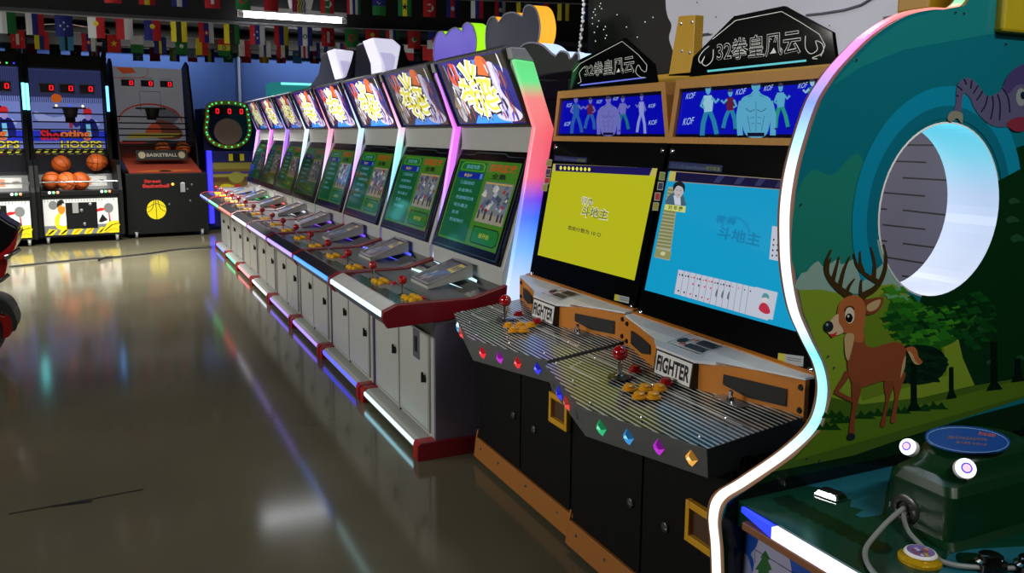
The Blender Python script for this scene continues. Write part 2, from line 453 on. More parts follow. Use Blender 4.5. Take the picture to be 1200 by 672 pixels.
    for i in range(46):
        a = random.uniform(0, 2 * PI); x, y = .5 + .22 * math.cos(a) * random.random(), .48 + .24 * math.sin(a) * random.random(); w = random.uniform(.008, .02); h = random.uniform(.03, .09)
        Z([(x - w, y), (x, y - h), (x + w, y), (x, y + h * .5)], random.choice([G('ye', (232, 222, 70)), G('wh', (250, 250, 250), 1.1), G('ink', (10, 8, 10)), G('ol', (150, 140, 40))]), 14)
    for x, y, h in ((.42, .2, .12), (.5, .14, .1), (.56, .2, .14), (.64, .24, .1), (.36, .28, .1)): Z([(x - .022, y), (x, y - h), (x + .022, y)], G('ink', (10, 8, 10)), 10); Z([(x - .01, y + .02), (x, y - h * .75), (x + .01, y + .02)], G('wh', (250, 250, 250), 1.1), 12)
    return b, fr


STRIPS = [
    [(1.72, (40, 210, 90)), (1.63, (60, 220, 110)), (1.56, (235, 110, 100)), (1.4, (240, 84, 96)), (1.22, (240, 84, 120)), (1.12, (110, 60, 235)), (1.04, (50, 110, 255)), (.9, (110, 180, 255)), (.72, (205, 225, 255))],
    [(1.72, (170, 80, 230)), (1.44, (225, 100, 240)), (1.2, (215, 110, 240)), (.95, (150, 130, 250)), (.72, (215, 215, 250))],
    [(1.72, (240, 100, 190)), (1.46, (245, 180, 225)), (1.32, (160, 245, 225)), (1.0, (110, 190, 240)), (.74, (150, 140, 245))],
    [(1.72, (180, 160, 240)), (1.44, (190, 235, 245)), (1.2, (215, 175, 245)), (1.0, (230, 140, 225)), (.72, (205, 110, 225))],
    [(1.72, (245, 110, 140)), (1.44, (245, 155, 185)), (1.2, (240, 195, 235)), (.8, (150, 225, 225))],
    [(1.72, (150, 225, 230)), (1.44, (225, 240, 245)), (1.1, (190, 215, 235)), (.8, (80, 220, 150))],
    [(1.72, (50, 220, 180)), (1.52, (80, 140, 230)), (1.4, (165, 100, 235)), (.8, (200, 110, 240))],
    [(1.72, (120, 60, 240)), (1.44, (230, 100, 235)), (1.1, (240, 75, 215)), (.72, (235, 70, 215))],
    [(1.72, (120, 90, 235)), (1.44, (190, 110, 235)), (1.1, (200, 110, 240)), (.72, (150, 90, 220))]]
BARS = [(190, 250, 255), (40, 130, 255), (150, 125, 255), (165, 150, 255), (235, 235, 255), (255, 80, 70), (50, 225, 130), (60, 100, 255)]
BASES = [(170, 235, 255), (50, 60, 255), (125, 95, 255), (125, 95, 255), (235, 235, 255), (255, 110, 125), (60, 225, 150), (60, 100, 255)]
HOLOC = [(200, 240, 255), (60, 80, 255), (110, 60, 255), (150, 90, 255), (235, 235, 255), (255, 70, 60), (60, 230, 120), (60, 70, 255)]
ROWLAB = ['white fighting cabinet nearest the camera with silver apron and green to red light strip',
          'white fighting cabinet second in its row, blue light bar, just beyond the silver-apron one',
          'white fighting cabinet third in its row from the camera, lavender light bar on its panel',
          'white fighting cabinet fourth in its row from the camera, violet-white light bar and bright marquee',
          'white fighting cabinet with the plain white light bar, fifth in its row from the camera',
          'white fighting cabinet with the red light bar on its panel, third from the far end',
          'white fighting cabinet with the green light bar on its panel, second from the far end',
          'white fighting cabinet at the far end of its row with the blue panel light bar']


def strip_mesh(k, w):
    path = [(.400, .655), (.535, 1.437), (.432, 1.722)]; D = .095
    b = MB(); mat = GRAD('neon_%d' % k, STRIPS[k], 1.15 if k else 1.0)
    f = [(x, z) for x, z in path]; r = [(x + D, z - .008) for x, z in reversed(path)]
    b.ext(f + r, 'y', 0, w, mat)
    return b


def row_cabinet(k):
    r = thing('fighting_cabinet', ROWLAB[k], 'arcade machine', (ROWX, ROWY + k * PITCHY, 0), 0, 'white fighting cabinets in the long row')
    b = MB()
    b.ext([(.075, .07), (.60, .07), (.615, .8), (.625, 1.43), (.525, 1.70), (.50, 1.742), (.44, 1.745), (.44, 1.70), (.565, 1.44), (.565, 1.345), (.40, .80), (.40, .735), (.40, .60), (.075, .60)], 'y', .02, .905, CG, CG)
    b.build('body', r, key='rowbody', bevel=.004)
    b = MB(); b.ext([(.0, .03), (.09, .03), (.09, .075), (.02, .075), (.0, .062)], 'y', .0, W8, CG); b.ext([(.09, 0.0), (.60, .0), (.60, .075), (.09, .075)], 'y', .06, W8 - .06, M('plinth_dark', (34, 34, 40), .5))
    b.build('base', r, key='rowbase', bevel=.003)
    side = [(.073, .07), (.073, .62), (.43, .665), (.568, 1.437), (.46, 1.70), (.515, 1.705), (.622, 1.43), (.61, .8), (.60, .07)]
    b = MB(); b.ext(side, 'y', 0, .02, CG2); b.build('side_panel', r, key='rowside1', bevel=.003)
    b = MB(); b.ext(side, 'y', W8 - .018, W8, CG2); b.build('side_panel', r, key='rowside2', bevel=.003)
    # grey shoulder on top of the marquee
    b = MB(); b.ext([(.43, 1.724), (.418, 1.772), (.49, 1.772), (.535, 1.716)], 'y', -.005, W8, CTOP); b.build('top_cap', r, key='rowtop', bevel=.004)
    for y in (0, W8 - .055):
        b = MB(); b.ext([(-.012, 0), (.055, 0), (.055, .03), (.11, .03), (.11, .078), (.0, .078), (-.012, .066)], 'y', y, y + .055, DKRED); b.build('foot', r, key='rowfoot%d' % (y > 0), bevel=.004)
    b = MB(); b.ext([(-.016, 0), (.62, 0), (.62, .072), (.012, .08), (-.004, .08), (-.016, .068)], 'y', -.018, -.001, MAROON); b.build('base_trim', r, key='rowbt', bevel=.003)
    b = MB(); b.box(-.006, .004, .065, W8 - .065, .046, .062, LED('base_led_%d' % k, BASES[k], 2.6)); b.build('base_light', r)
    # doors
    for i, (y0, y1) in enumerate(((.48, .875), (.06, .47))):
        d = MB(); d.box(.064, .076, y0, y1, .09, .575 if k else (.575 if i == 0 else .54), CG); d.al(frame((.0636, 0, 0), (0, 1, 0), (0, 0, 1)), [(y0 + .008, .1), (y1 - .008, .1), (y1 - .008, .53), (y0 + .008, .53)], .004, M('door_seam', (70, 72, 72), .5), -1, True)
        do = d.build('door', r, key='rowdoor%d%d' % (i, k > 0), bevel=.002)
        d = MB(); y = y0 + .05 if i == 0 else y0 + .045
        d.lathe([(.018, 0), (.018, .006), (.011, .008), (.011, .016), (0, .016)], (.064, y, .36 if i == 0 else .33), (-1, 0, 0), LOCK, 12)
        d.box(.046, .056, y - .004, y + .004, .345 if i == 0 else .315, .39 if i == 0 else .36, LOCK)
        d.build('lock', do, key='rowlock%d' % i)
        if k == 0 and i == 1:
            d = MB(); d.box(.058, .066, .17, .25, .40, .53, STEEL); d.box(.056, .0585, .19, .225, .43, .5, LOCK); d.build('coin_slot', do, bevel=.002)
    b = MB(); b.box(.066, .076, .472, .478, .07, .6, LOCK); b.box(.072, .0765, .885, .915, .07, .6, M('gap_blue', (34, 36, 92), .4)); b.build('door_gap', r, key='rowgap')
    # control panel
    b = MB()
    prof = [(-.135, .604), (-.152, .637), (-.15, .662), (-.098, .688), (.245, .692), (.41, .737), (.41, .665), (.13, .617)]
    b.ext(prof, 'y', .02, W8 - .02, FLANGE)
    m = frame((0, 0, .6885), (1, 0, 0), (0, 1, 0))
    b.ap(m, [(-.082, .03), (.062, .03), (.062, W8 - .03), (-.082, W8 - .03)], PLATE, 2)
    b.ap(m, [(-.076, .07), (.056, .055), (.056, .42), (-.076, .43)], M('plate_print', (38, 44, 50), .15), 4)
    b.ap(m, [(-.076, .5), (.056, .51), (.056, .87), (-.076, .855)], M('plate_print', (38, 44, 50), .15), 4)
    m2 = quad((.132, W8 - .02, .6925), (.132, .02, .6925), (.405, .02, .7375), (.405, W8 - .02, .7375))
    m2 = quad((.25, .02, .6935), (.405, .02, .7365), (.405, W8 - .02, .7365), (.25, W8 - .02, .6935))
    b.ar(m2, .02, .01, .98, .99, PLATE, 1)
    b.ap(m, [(.14, .05), (.24, .03), (.24, .33), (.16, .33)], PLATE, 6); b.ap(m, [(.14, .85), (.24, .88), (.24, .62), (.16, .62)], PLATE, 6)
    b.build('control_panel', r, key='rowpanel', fix=False)
    b = MB(); b.ext([(-.156, .668), (-.100, .694), (-.086, .694), (-.086, .688), (-.15, .655)], 'y', .022, W8 - .022, APRS if k == 0 else APRB); b.build('apron', r, key='rowapron%d' % (k > 0), bevel=.002)
    b = MB(); b.ext([(-.1545, .668), (-.162, .662), (-.162, .646), (-.152, .640)], 'y', .03, W8 - .03, LED('panel_led_%d' % k, BARS[k], 1.8)); b.build('light_bar', r)
    tp = [(-.138, .598), (-.16, .637), (-.158, .672), (-.10, .697), (.245, .70), (.412, .745), (.405, .665), (.137, .611)]
    for y in (-.010, W8 - .024):
        b = MB(); b.ext(tp, 'y', y, y + .03, MAROON); b.build('end_trim', r, key='rowtrim%d' % (y > 0), bevel=.004)
    # steel flange seam
    b = MB(); b.box(.064, .07, .025, W8 - .025, .688, .694, CHROME); b.box(-.09, -.084, .025, W8 - .025, .688, .694, CHROME); b.build('panel_rail', r, key='rowrail')
    # joysticks and buttons, two players
    for y in (.235, .7):
        j = MB(); j.lathe([(.024, 0), (.024, .004), (.012, .007), (.006, .009), (.0055, .052)], (.008, y, .689), (0, 0, 1), [LOCK, LOCK, CHROME, CHROME], 14)
        jo = j.build('joystick', r, key='rowjoy%d' % (y > .5), smooth=True)
        j = MB(); j.ball((.008, y, .757), .0215, JRED, 14); j.build('ball_top', jo, key='rowjb%d' % (y > .5), smooth=True)
        for dx, dy in ((-.012, -.07), (-.012, -.115), (-.004, -.155), (.03, -.06), (.034, -.1), (.03, -.145)):
            q = MB(); q.lathe([(.016, 0), (.016, .006), (.0125, .007), (.0125, .012), (.009, .015), (0, .015)], (.004 + dx, y + dy, .689), (0, 0, 1), YEL, 14)
            q.build('push_button', r, key='rowpb%d%.3f%.3f' % (y > .5, dx, dy), smooth=True)
    for y in (.11, .52):
        q = MB(); q.lathe([(.015, 0), (.015, .008), (.011, .012), (0, .013)], (.055, y, .69), (0, 0, 1), M('start_button', (170, 20, 50), .25), 14); q.build('start_button', r, key='rowst%d' % (y > .5), smooth=True)
    # instruction card holder leaning on the rear slope
    m = quad((.15, .54, .708), (.15, .30, .708), (.375, .30, .79), (.375, .54, .79))
    b = MB()
    b.prism([(.15, .54, .692), (.375, .54, .735), (.375, .54, .79), (.15, .54, .708)], [(.15, .30, .692), (.375, .30, .735), (.375, .30, .79), (.15, .30, .708)], CG)
    for a0, b0, a1, b1 in ((0, 0, 1, .05), (0, .95, 1, 1), (0, 0, .035, 1), (.965, 0, 1, 1)):
        b.prism([m(a0, b0, 0), m(a1, b0, 0), m(a1, b1, 0), m(a0, b1, 0)], [m(a0, b0, .008), m(a1, b0, .008), m(a1, b1, .008), m(a0, b1, .008)], STEEL)
    ho = b.build('instruction_holder', r, key='rowholder')
    b = MB(); b.ar(m, .04, .05, .96, .95, M('card_dark', (34, 34, 52), .3), 2)
    b.ap(m, [(.04, .05), (.5, .05), (.9, .5), (.96, .95), (.5, .95)], M('card_violet', (58, 40, 92), .3), 3)
    b.ap(m, [(.1, .3), (.3, .2), (.85, .6), (.8, .75)], M('card_blue', (34, 92, 150), .3), 4)
    b.ap(m, [(.5, .62), (.9, .58), (.93, .9), (.6, .93)], M('card_yellow', (200, 180, 30), .3), 5)
    b.at(m, '拳皇', (.58, .66, .86, .86), M('card_ink', (40, 20, 60), .2), 6, bold=.03)
    for x, y in ((.2, .2), (.34, .16), (.46, .24), (.3, .42)):
        b.ap(m, [(x, y - .09), (x + .05, y - .02), (x + .04, y + .1), (x - .03, y + .04)], M('card_pale', (180, 176, 170), .3), 6)
    b.build('instruction_card', ho, key='rowcard', fix=False)
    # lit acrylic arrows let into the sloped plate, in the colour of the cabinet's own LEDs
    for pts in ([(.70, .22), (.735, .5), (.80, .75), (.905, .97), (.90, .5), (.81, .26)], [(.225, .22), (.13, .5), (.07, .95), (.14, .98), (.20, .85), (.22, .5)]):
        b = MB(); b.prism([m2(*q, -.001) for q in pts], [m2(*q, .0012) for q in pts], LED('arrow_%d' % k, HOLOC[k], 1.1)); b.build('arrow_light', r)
    row_screen(k).build('screen', r, fix=False)
    art, fr = row_marquee(k)
    mo = fr.build('marquee_frame', r, key='rowmqf', bevel=.003); art.build('marquee_art', mo, fix=False)
    sb = strip_mesh(k, .036)
    so = sb.build('light_strip', r, bevel=.006); so.location = (0, -.016, 0)
    if k == 7:
        so = strip_mesh(8, .03).build('light_strip', r, bevel=.006); so.location = (0, W8 - .006, 0)
    return r


for k in range(8): row_cabinet(k)
# ------------------------------------------------------------------ two fighter cabinets with gold frames
GOLD = M('gold_metal', (176, 126, 58), .42, .1, noise=.2, nscale=120)
GOLDS = M('gold_sparkle', (196, 154, 84), .45, .2, noise=.5, nscale=400, bump=.3)
ORNG = M('amber_bracket', (178, 108, 26), .45)
FBODY = M('fighter_black', (7, 7, 8), .6); FBODY.node_tree.nodes['Principled BSDF'].inputs['Specular IOR Level'].default_value = .15
PGREY = M('panel_grey_metal', (92, 94, 94), .5, .3)
MARB = M('pale_marble', (206, 210, 214), .35, noise=.16, nscale=22)
GLASSB = M('black_glass', (7, 8, 10), .06)
YFR = M('yellow_frame', (190, 140, 20), .4)
KICK = M('kick_gold', (138, 84, 26), .5); BRN = M('brown_recess', (64, 40, 18), .6)
INK = M('black_ink', (10, 10, 12), .4)
PAPER = M('white_label', (208, 210, 208), .5)
ACR = M('black_acrylic', (8, 9, 10), .08)
FW = .83


def stripes():
    m = M('panel_stripes', (20, 20, 21), .2); nt = m.node_tree; b = nt.nodes['Principled BSDF']
    if 'st' in nt.nodes: return m
    tc = nt.nodes.new('ShaderNodeTexCoord'); sx = nt.nodes.new('ShaderNodeSeparateXYZ')
    mu = nt.nodes.new('ShaderNodeMath'); mu.operation = 'MULTIPLY'; mu.inputs[1].default_value = 66.
    fr = nt.nodes.new('ShaderNodeMath'); fr.operation = 'FRACT'
    gt = nt.nodes.new('ShaderNodeMath'); gt.operation = 'GREATER_THAN'; gt.inputs[1].default_value = .62; gt.name = 'st'
    mx = nt.nodes.new('ShaderNodeMixRGB'); mx.inputs[1].default_value = lin((13, 14, 14)) + (1,); mx.inputs[2].default_value = lin((172, 176, 172)) + (1,)
    nt.links.new(tc.outputs['Object'], sx.inputs[0]); nt.links.new(sx.outputs['X'], mu.inputs[0]); nt.links.new(mu.outputs[0], fr.inputs[0])
    nt.links.new(fr.outputs[0], gt.inputs[0]); nt.links.new(gt.outputs[0], mx.inputs[0]); nt.links.new(mx.outputs[0], b.inputs['Base Color'])
    return m


STR = stripes()


def gem(parent, m, a, c, col, key):
    """faceted diamond lamp on the panel front"""
    mats = [M('gem_%s_%d' % (key, q), tuple(int(x * .7) for x in col), .08, emit=tuple(min(255, int(x * f + w)) for x in col), es=.85, coat=.6) for q, (f, w) in enumerate(((.75, 0), (1., 30), (.55, 0), (1., 10), (1., 120)))]  # facet highlights and darker sides are put into the emission colours
    b = MB(); R = [(a - .019, c), (a, c - .026), (a + .019, c), (a, c + .026)]; r = [(a - .008, c), (a, c - .012), (a + .008, c), (a, c + .012)]
    o = [m(x, y, .001) for x, y in R]; i = [m(x, y, .012) for x, y in r]
    for j in range(4): b.face([o[j], o[(j + 1) % 4], i[(j + 1) % 4], i[j]], mats[j])
    b.face(i[:3], mats[1]); b.face([i[0], i[2], i[3]], mats[4] if key != 'purple' else mats[3])
    b.build('gem_light', parent, fix=False)


def figure(b, m, x, y0, y1, w, skin, top, leg, pose, G):
    """plain fighter silhouette in photo pixels, y0 head top, y1 feet"""
    h = y1 - y0; P = lambda pts, mat, ly: b.ap(m, [(x + a * w, y0 + c * h) for a, c in pts], mat, ly)
    S = lambda pts, wd, mat, ly: b.al(m, [(x + a * w, y0 + c * h) for a, c in pts], wd * w, mat, ly)
    P(cr([(-.12, .02), (.12, .02), (.15, .1), (.06, .17), (-.06, .17), (-.15, .1)], 3), skin, 6)
    P(cr([(-.14, .06), (-.1, -.01), (.1, -.01), (.15, .05)], 3), G('hair', (60, 56, 80)), 7)
    if pose == 0:      # standing bust
        P(cr([(-.1, .16), (.1, .16), (.2, .22), (.5, .3), (.56, .5), (.5, .75), (.3, 1), (-.3, 1), (-.5, .75), (-.56, .5), (-.5, .3), (-.2, .22)], 4), skin, 4)
        S([(-.5, .35), (-.6, .6), (-.56, .98)], .2, skin, 5); S([(.5, .35), (.62, .6), (.6, .98)], .2, skin, 5)
        S([(0, .36), (.01, .6), (0, .9)], .018, top, 6)
        for k in (-1, 1):
            S(cr([(k * .04, .5), (k * .2, .54), (k * .36, .48)], 4, False), .03, top, 6); S([(k * .05, .64), (k * .2, .66)], .02, top, 6); S([(k * .05, .75), (k * .18, .77)], .02, top, 6); S([(k * .3, .62), (k * .2, .9)], .02, top, 6); S([(k * .12, .24), (k * .3, .27)], .02, top, 6)
        P([(-.3, .93), (.3, .93), (.3, 1), (-.3, 1)], leg, 7)
    else:
        s = 1 if pose == 1 else -1
        P([(-.26, .2), (.2, .19), (.3, .3), (.24, .5), (-.22, .52), (-.3, .34)], top, 5)
        S([(s * .22, .24), (s * .46, .33), (s * .62, .26)], .15, skin, 6); S([(-s * .24, .25), (-s * .42, .4), (-s * .2, .44)], .14, skin, 6)
        S([(-s * .1, .5), (-s * .3, .74), (-s * .36, .97)], .27, leg, 4); S([(s * .1, .5), (s * .34, .7), (s * .5, .94)], .26, leg, 4)
        S([(-s * .42, .98), (-s * .24, .98)], .1, G('shoe', (20, 20, 40)), 6); S([(s * .44, .97), (s * .64, .97)], .1, G('shoe', (20, 20, 40)), 6)


def spade(b, m, x, y, s, mat, ly):
    b.ap(m, [(x, y - s), (x + s * .8, y + .2 * s), (x + .3 * s, y + .5 * s), (x + .35 * s, y + s), (x - .35 * s, y + s), (x - .3 * s, y + .5 * s), (x - s * .8, y + .2 * s)], mat, ly)


def heart(b, m, x, y, s, mat, ly):
    b.ap(m, [(x, y + s), (x - s * .8, y - .2 * s), (x - .45 * s, y - .8 * s), (x, y - .4 * s), (x + .45 * s, y - .8 * s), (x + s * .8, y - .2 * s)], mat, ly)


def fighter(which, X0, Y0, label):
    A = which == 'A'
    r = thing('fighter_cabinet', label, 'arcade machine', (X0, Y0, 0), 0, 'gold framed fighter cabinets')
    b = MB(); b.ext([(0, .03), (.72, .03), (.72, 1.38), (.40, 1.38), (.372, 1.36), (.265, .79), (.19, .62), (0, .62)], 'y', 0, FW, FBODY); b.build('body', r, bevel=.004)
    for i, (y0, y1) in enumerate(((.425, .80), (.03, .415))):
        d = MB(); d.box(-.006, .004, y0, y1, .115, .575, FBODY); do = d.build('door', r, bevel=.003)
        d = MB(); d.lathe([(.015, 0), (.015, .006), (.008, .01), (0, .01)], (-.006, y0 + .05 if i == 0 else .3, .315), (-1, 0, 0), M('lock_dark', (70, 72, 74), .3, .5), 12); d.build('lock', do, smooth=True)
    b = MB(); b.ext([(-.022, .02), (.0, .02), (.0, .105), (-.012, .105)], 'y', -.004, FW + .004, KICK)
    b.ext([(-.022, .02), (.7, .02), (.7, .09), (.0, .105), (-.004, .14), (-.012, .105)], 'y', FW + .004, FW + .014, KICK)
    for y in (.1, .35, .6, .78): b.lathe([(.006, 0), (.004, .004), (0, .004)], (-.018, y, .075), (-1, 0, 0), STEEL, 8)
    b.build('kick_plate', r, bevel=.002)
    for y in (.08, FW - .08):
        b = MB(); b.lathe([(.02, 0), (.02, .012), (.008, .014), (.008, .035)], (.05, y, 0), (0, 0, 1), STEEL, 12); b.build('levelling_foot', r, smooth=True)
    # yellow framed ticket recess
    b = MB()
    ya, yb, za, zc = (.03, .16, .395, .505) if A else (.05, .195, .33, .445)
    for a in ((ya, ya + .016, za, zc), (yb - .016, yb, za, zc), (ya + .016, yb - .016, za, za + .02), (ya + .016, yb - .016, zc - .02, zc)): b.box(-.024, -.006, *a, YFR)
    b.box(-.010, -.006, ya + .005, yb - .005, za + .005, zc - .005, BRN); b.build('ticket_slot', r, bevel=.004)
    # V-fronted control panel rising a little to the rear
    top = [(-.12, FW - .005, .665), (-.225, FW / 2, .660), (-.115, .005, .665), (.2, .005, .703), (.2, FW - .005, .703)]
    bot = [(-.10, FW - .02, .582), (-.205, FW / 2, .572), (-.095, .02, .582), (.2, .02, .60), (.2, FW - .02, .60)]
    b = MB(); b.prism(bot, top, PGREY, PGREY, STR)
    b.build('control_panel', r, bevel=.002)
    b = MB()
    tm = lambda x, y, z=0: V((x, y, .6885 + x * .118 + .0012 + z))
    pc = M('panel_line', (190, 195, 190), .3)
    b.al(lambda a, c, d: tm(a, c, d), [(-.03, .74), (-.085, .72), (-.085, .55)], .004, pc, 1)
    b.al(lambda a, c, d: tm(a, c, d), [(.02, .04), (.02, .79)], .004, pc, 1)
    b.al(lambda a, c, d: tm(a, c, d), [(.075, .04), (.075, .79)], .003, pc, 1)
    for q in [(-.1, .78), (-.19, .415), (-.1, .05), (.02, .1), (.02, .42), (.02, .74), (-.14, .6), (-.14, .24)]: b.lathe([(.005, 0), (.004, .003), (0, .003)], tm(*q), (0, 0, 1), STEEL, 8)
    b.build('panel_print', r, fix=False)
    mL = quad(bot[0], bot[1], top[1], top[0]); mR = quad(bot[1], bot[2], top[2], top[1])
    def metric(p0, p1, p2, p3):
        o = V(p0); u = (V(p1) - o); v = (V(p3) - o); lu, lv = u.length, v.length
        q = quad(p0, p1, p2, p3); return lambda a, c, d=0: q(a / lu, c / lv, d), lu, lv
    fL, lu, lv = metric(bot[0], bot[1], top[1], top[0]); fR, lu2, lv2 = metric(bot[1], bot[2], top[2], top[1])
    cyan, redc, pur, blu, grn, ora = (40, 180, 235), (225, 30, 40), (170, 30, 190), (40, 40, 245), (30, 170, 100), (235, 160, 60)
    if A: gl, gr = [(.08, cyan, 'cyan'), (.16, (215, 60, 50), 'red')], [(.07, redc, 'red2'), (.165, pur, 'purple'), (.26, redc, 'red2'), (.36, blu, 'blue')]
    else: gl, gr = [(.16, blu, 'blue'), (.25, (215, 60, 50), 'red')], [(.07, grn, 'green'), (.165, (40, 130, 200), 'sky'), (.265, pur, 'purple'), (.365, ora, 'amber')]
    for a, c, n in gl: gem(r, fL, a, lv * .5, c, n)
    for a, c, n in gr: gem(r, fR, a, lv2 * .52, c, n)
    b = MB()
    for a in ((.25, .34) if A else (.07, .345)):
        for k in range(3): b.al(fL, [(a - .008 + .004 * k, lv * .3 + .01 * k), (a + .008 - .003 * k, lv * .42 + .01 * k)], .005, INK, 2)
    b.build('panel_emblem', r, fix=False)
    # joystick, six amber buttons, one red start button, coin lever
    j = MB(); p = tm(-.02, .535); j.lathe([(.036, 0), (.034, .004), (.014, .007), (.007, .01), (.0065, .06)], p, (0, 0, 1), [LOCK, LOCK, CHROME, CHROME], 18); jo = j.build('joystick', r, smooth=True)
    j = MB(); j.ball(p + V((0, 0, .075)), .0235, JRED, 18); j.build('ball_top', jo, smooth=True)
    for x, y in ((-.055, .43), (-.02, .40), (.01, .375), (-.068, .36), (-.038, .335), (-.005, .31))[:5]:
        q = MB(); q.lathe([(.021, 0), (.021, .006), (.016, .007), (.016, .014), (.012, .017), (0, .017)], tm(x, y), (0, 0, 1), M('amber_button', (206, 140, 16), .3), 16); q.build('push_button', r, smooth=True)
    for x, y in ((.045, .55), (.05, .4)):
        q = MB(); q.lathe([(.02, 0), (.02, .007), (.015, .008), (.015, .018), (0, .019)], tm(x, y), (0, 0, 1), M('red_button', (150, 10, 22), .25), 16); q.build('start_button', r, smooth=True)
    q = MB(); p = tm(.1, .18); q.box(p.x - .02, p.x + .02, p.y - .05, p.y + .05, p.z, p.z + .004, STEEL); q.tube([p, p + V((0, 0, .03))], .006, CHROME, 8); q.lathe([(.012, .004), (.01, .012), (0, .013)], p, (0, 0, 1), CHROME, 12)
    q.build('coin_lever', r, smooth=True)
    # amber bracket with vents, label box in the middle
    path = [(.185, 0.004), (.185, .04), (.155, .15), (.12, .27), (.105, .325)]; path2 = [(.105, .505), (.12, .56), (.155, .69), (.185, .79), (.185, FW - .004)]
    def wing(pth, zt):
        bb = MB(); n = len(pth)
        for i in range(n - 1):
            (x0, y0), (x1, y1) = pth[i], pth[i + 1]; z0, z1 = zt(i / (n - 1)), zt((i + 1) / (n - 1))
            bb.prism([(x0, y0, .69), (x1, y1, .69), (x1, y1, z1), (x0, y0, z0)], [(x0 + .014, y0, .69), (x1 + .014, y1, .69), (x1 + .014, y1, z1), (x0 + .014, y0, z0)], ORNG)
        return bb
    wn = wing(path, lambda t: .795 - .012 * t); wo = wn.build('side_bracket', r)
    wf = wing(path2, lambda t: .783 + .012 * t); w2 = wf.build('side_bracket', r)
    vb = MB(); q = quad((path[3][0], path[3][1], .705), (path[1][0], path[1][1], .705), (path[1][0], path[1][1], .785), (path[3][0], path[3][1], .772))
    vm = M('vent_black', (9, 9, 9), .7); D = 40
    vb.ap(q, [(.12, .35), (.45, .08), (.92, .12), (.92, .72), (.12, .78)], vm, D); vb.build('vent', wo, fix=False)
    vb = MB(); q = quad((path2[3][0], path2[3][1], .705), (path2[1][0], path2[1][1], .705), (path2[1][0], path2[1][1], .772), (path2[3][0], path2[3][1], .785))
    vb.ap(q, [(.08, .72), (.08, .15), (.55, .1), (.88, .35), (.88, .78), (.5, .8)], vm, D + 4); vb.build('vent', w2, fix=False)
    for y in (.018, FW - .018):
        for z in (.715, .775): vb = MB(); vb.lathe([(.009, 0), (.007, .004), (0, .004)], (.185, y, z), (-1, 0, 0), LOCK, 10); vb.build('bracket_bolt', r, smooth=True)
    b = MB()
    b.prism([(.088, .325, .772), (.088, .505, .772), (.12, .56, .776), (.155, .69, .79), (.185, FW - .004, .797), (.24, FW - .004, .80), (.24, .004, .80), (.185, .004, .797), (.155, .15, .79), (.12, .27, .776)],
            [(.088, .325, .78), (.088, .505, .78), (.12, .56, .786), (.155, .69, .796), (.185, FW - .004, .803), (.24, FW - .004, .808), (.24, .004, .808), (.185, .004, .803), (.155, .15, .796), (.12, .27, .786)], MARB)
    m = quad((.105, .50, .7885), (.105, .33, .7885), (.215, .33, .8125), (.215, .50, .8125))
    b.al(m, [(.06, .1), (.94, .1), (.94, .9), (.06, .9)], .025, INK, 2, True)
    b.ad(m, (.18, .45), .09, .16, INK, 2, 12); b.ar(m, .5, .5, .9, .78, INK, 2); b.ar(m, .42, .2, .88, .44, INK, 2)
    for x, y in ((.33, .64), (.42, .66), (.28, .3), (.36, .3)): b.ad(m, (x, y), .035, .07, M('sticker_red', (176, 60, 40), .4), 3, 8)
    for x in (.25, .62): b.al(m, [(x, 1.5), (x + .2, 1.7), (x + .1, 1.95)], .015, M('marble_vein', (150, 156, 160), .4), 1)
    b.build('bracket_top', r, fix=False)
    b = MB(); b.prism([(.078, .325, .697), (.078, .505, .697), (.2, .505, .70), (.2, .325, .70)], [(.088, .325, .773), (.088, .505, .773), (.2, .505, .775), (.2, .325, .775)], BLK)
    m = quad((.078, .505, .697), (.078, .325, .697), (.088, .325, .773), (.088, .505, .773))
    b.ar(m, .03, .06, .97, .93, PAPER, 2); b.at(m, 'FIGHTER', (.07, .18, .94, .8), INK, 3, bold=.035)
    b.build('label_box', r, fix=False)
    # screen: leaning sheet of black glass, its picture glowing behind
    bot_, top_ = V((.228, 0, .806)), V((.345, 0, 1.378))
    sd = (top_ - bot_); n = V((-sd.z, 0, sd.x)).normalized(); o = V((X0, Y0, 0)); y0, y1 = .012, FW - .012
    b = MB()
    c = [bot_ + V((0, y1, 0)), bot_ + V((0, y0, 0)), top_ + V((0, y0, 0)), top_ + V((0, y1, 0))]
    b.prism([o + p for p in c], [o + p - n * .02 for p in c], GLASSB)
    px = pxplane(o + bot_, n)
    G = lambda nm, col, f=1.: GLOW('f%s_%s' % (which, nm), col, f, .08)
    if A:
        dsp = [(648.5, 192), (770.5, 197.5), (743.5, 329), (630, 299)]
        b.ap(px, dsp, G('bg', (196, 196, 30), .8), 1)
        b.ap(px, [(648.5, 192), (770.5, 197.5), (768.5, 206.5), (646.8, 200.5)], G('end', (196, 186, 96), .8), 2)
        b.ap(px, [(651, 192.5), (764.5, 197.2), (761, 206), (651, 200.5)], G('bar', (30, 22, 96), .7), 3)
        for i in range(8): b.ad(px, (657.3 + i * 4.75, 196.9 + i * .27), 1.5, 2.3, G('dot', (230, 225, 60)), 4, 10)
        T = lambda s, bl, br, tr, tl, mat, ly, bold=0.: b.at(quad(*[px(*q) for q in (bl, br, tr, tl)]), s, (0, 0, 1, 1), mat, ly, bold)
        T('得意', (680.5, 239), (695, 242.5), (696.5, 233), (682, 229.5), G('out', (225, 225, 212), 1.), 2, .035)
        T('得意', (681, 238), (694.5, 241.5), (695.7, 234), (682.5, 230.5), G('in', (86, 92, 8)), 5, .0)
        T('斗地主', (680, 254.5), (712, 259), (714.5, 246), (682.5, 239.5), G('out', (225, 225, 212), 1.), 2, .035)
        T('斗地主', (681, 253.5), (711.5, 258), (713.7, 247), (683, 240.5), G('in2', (104, 110, 10)), 5, .015)
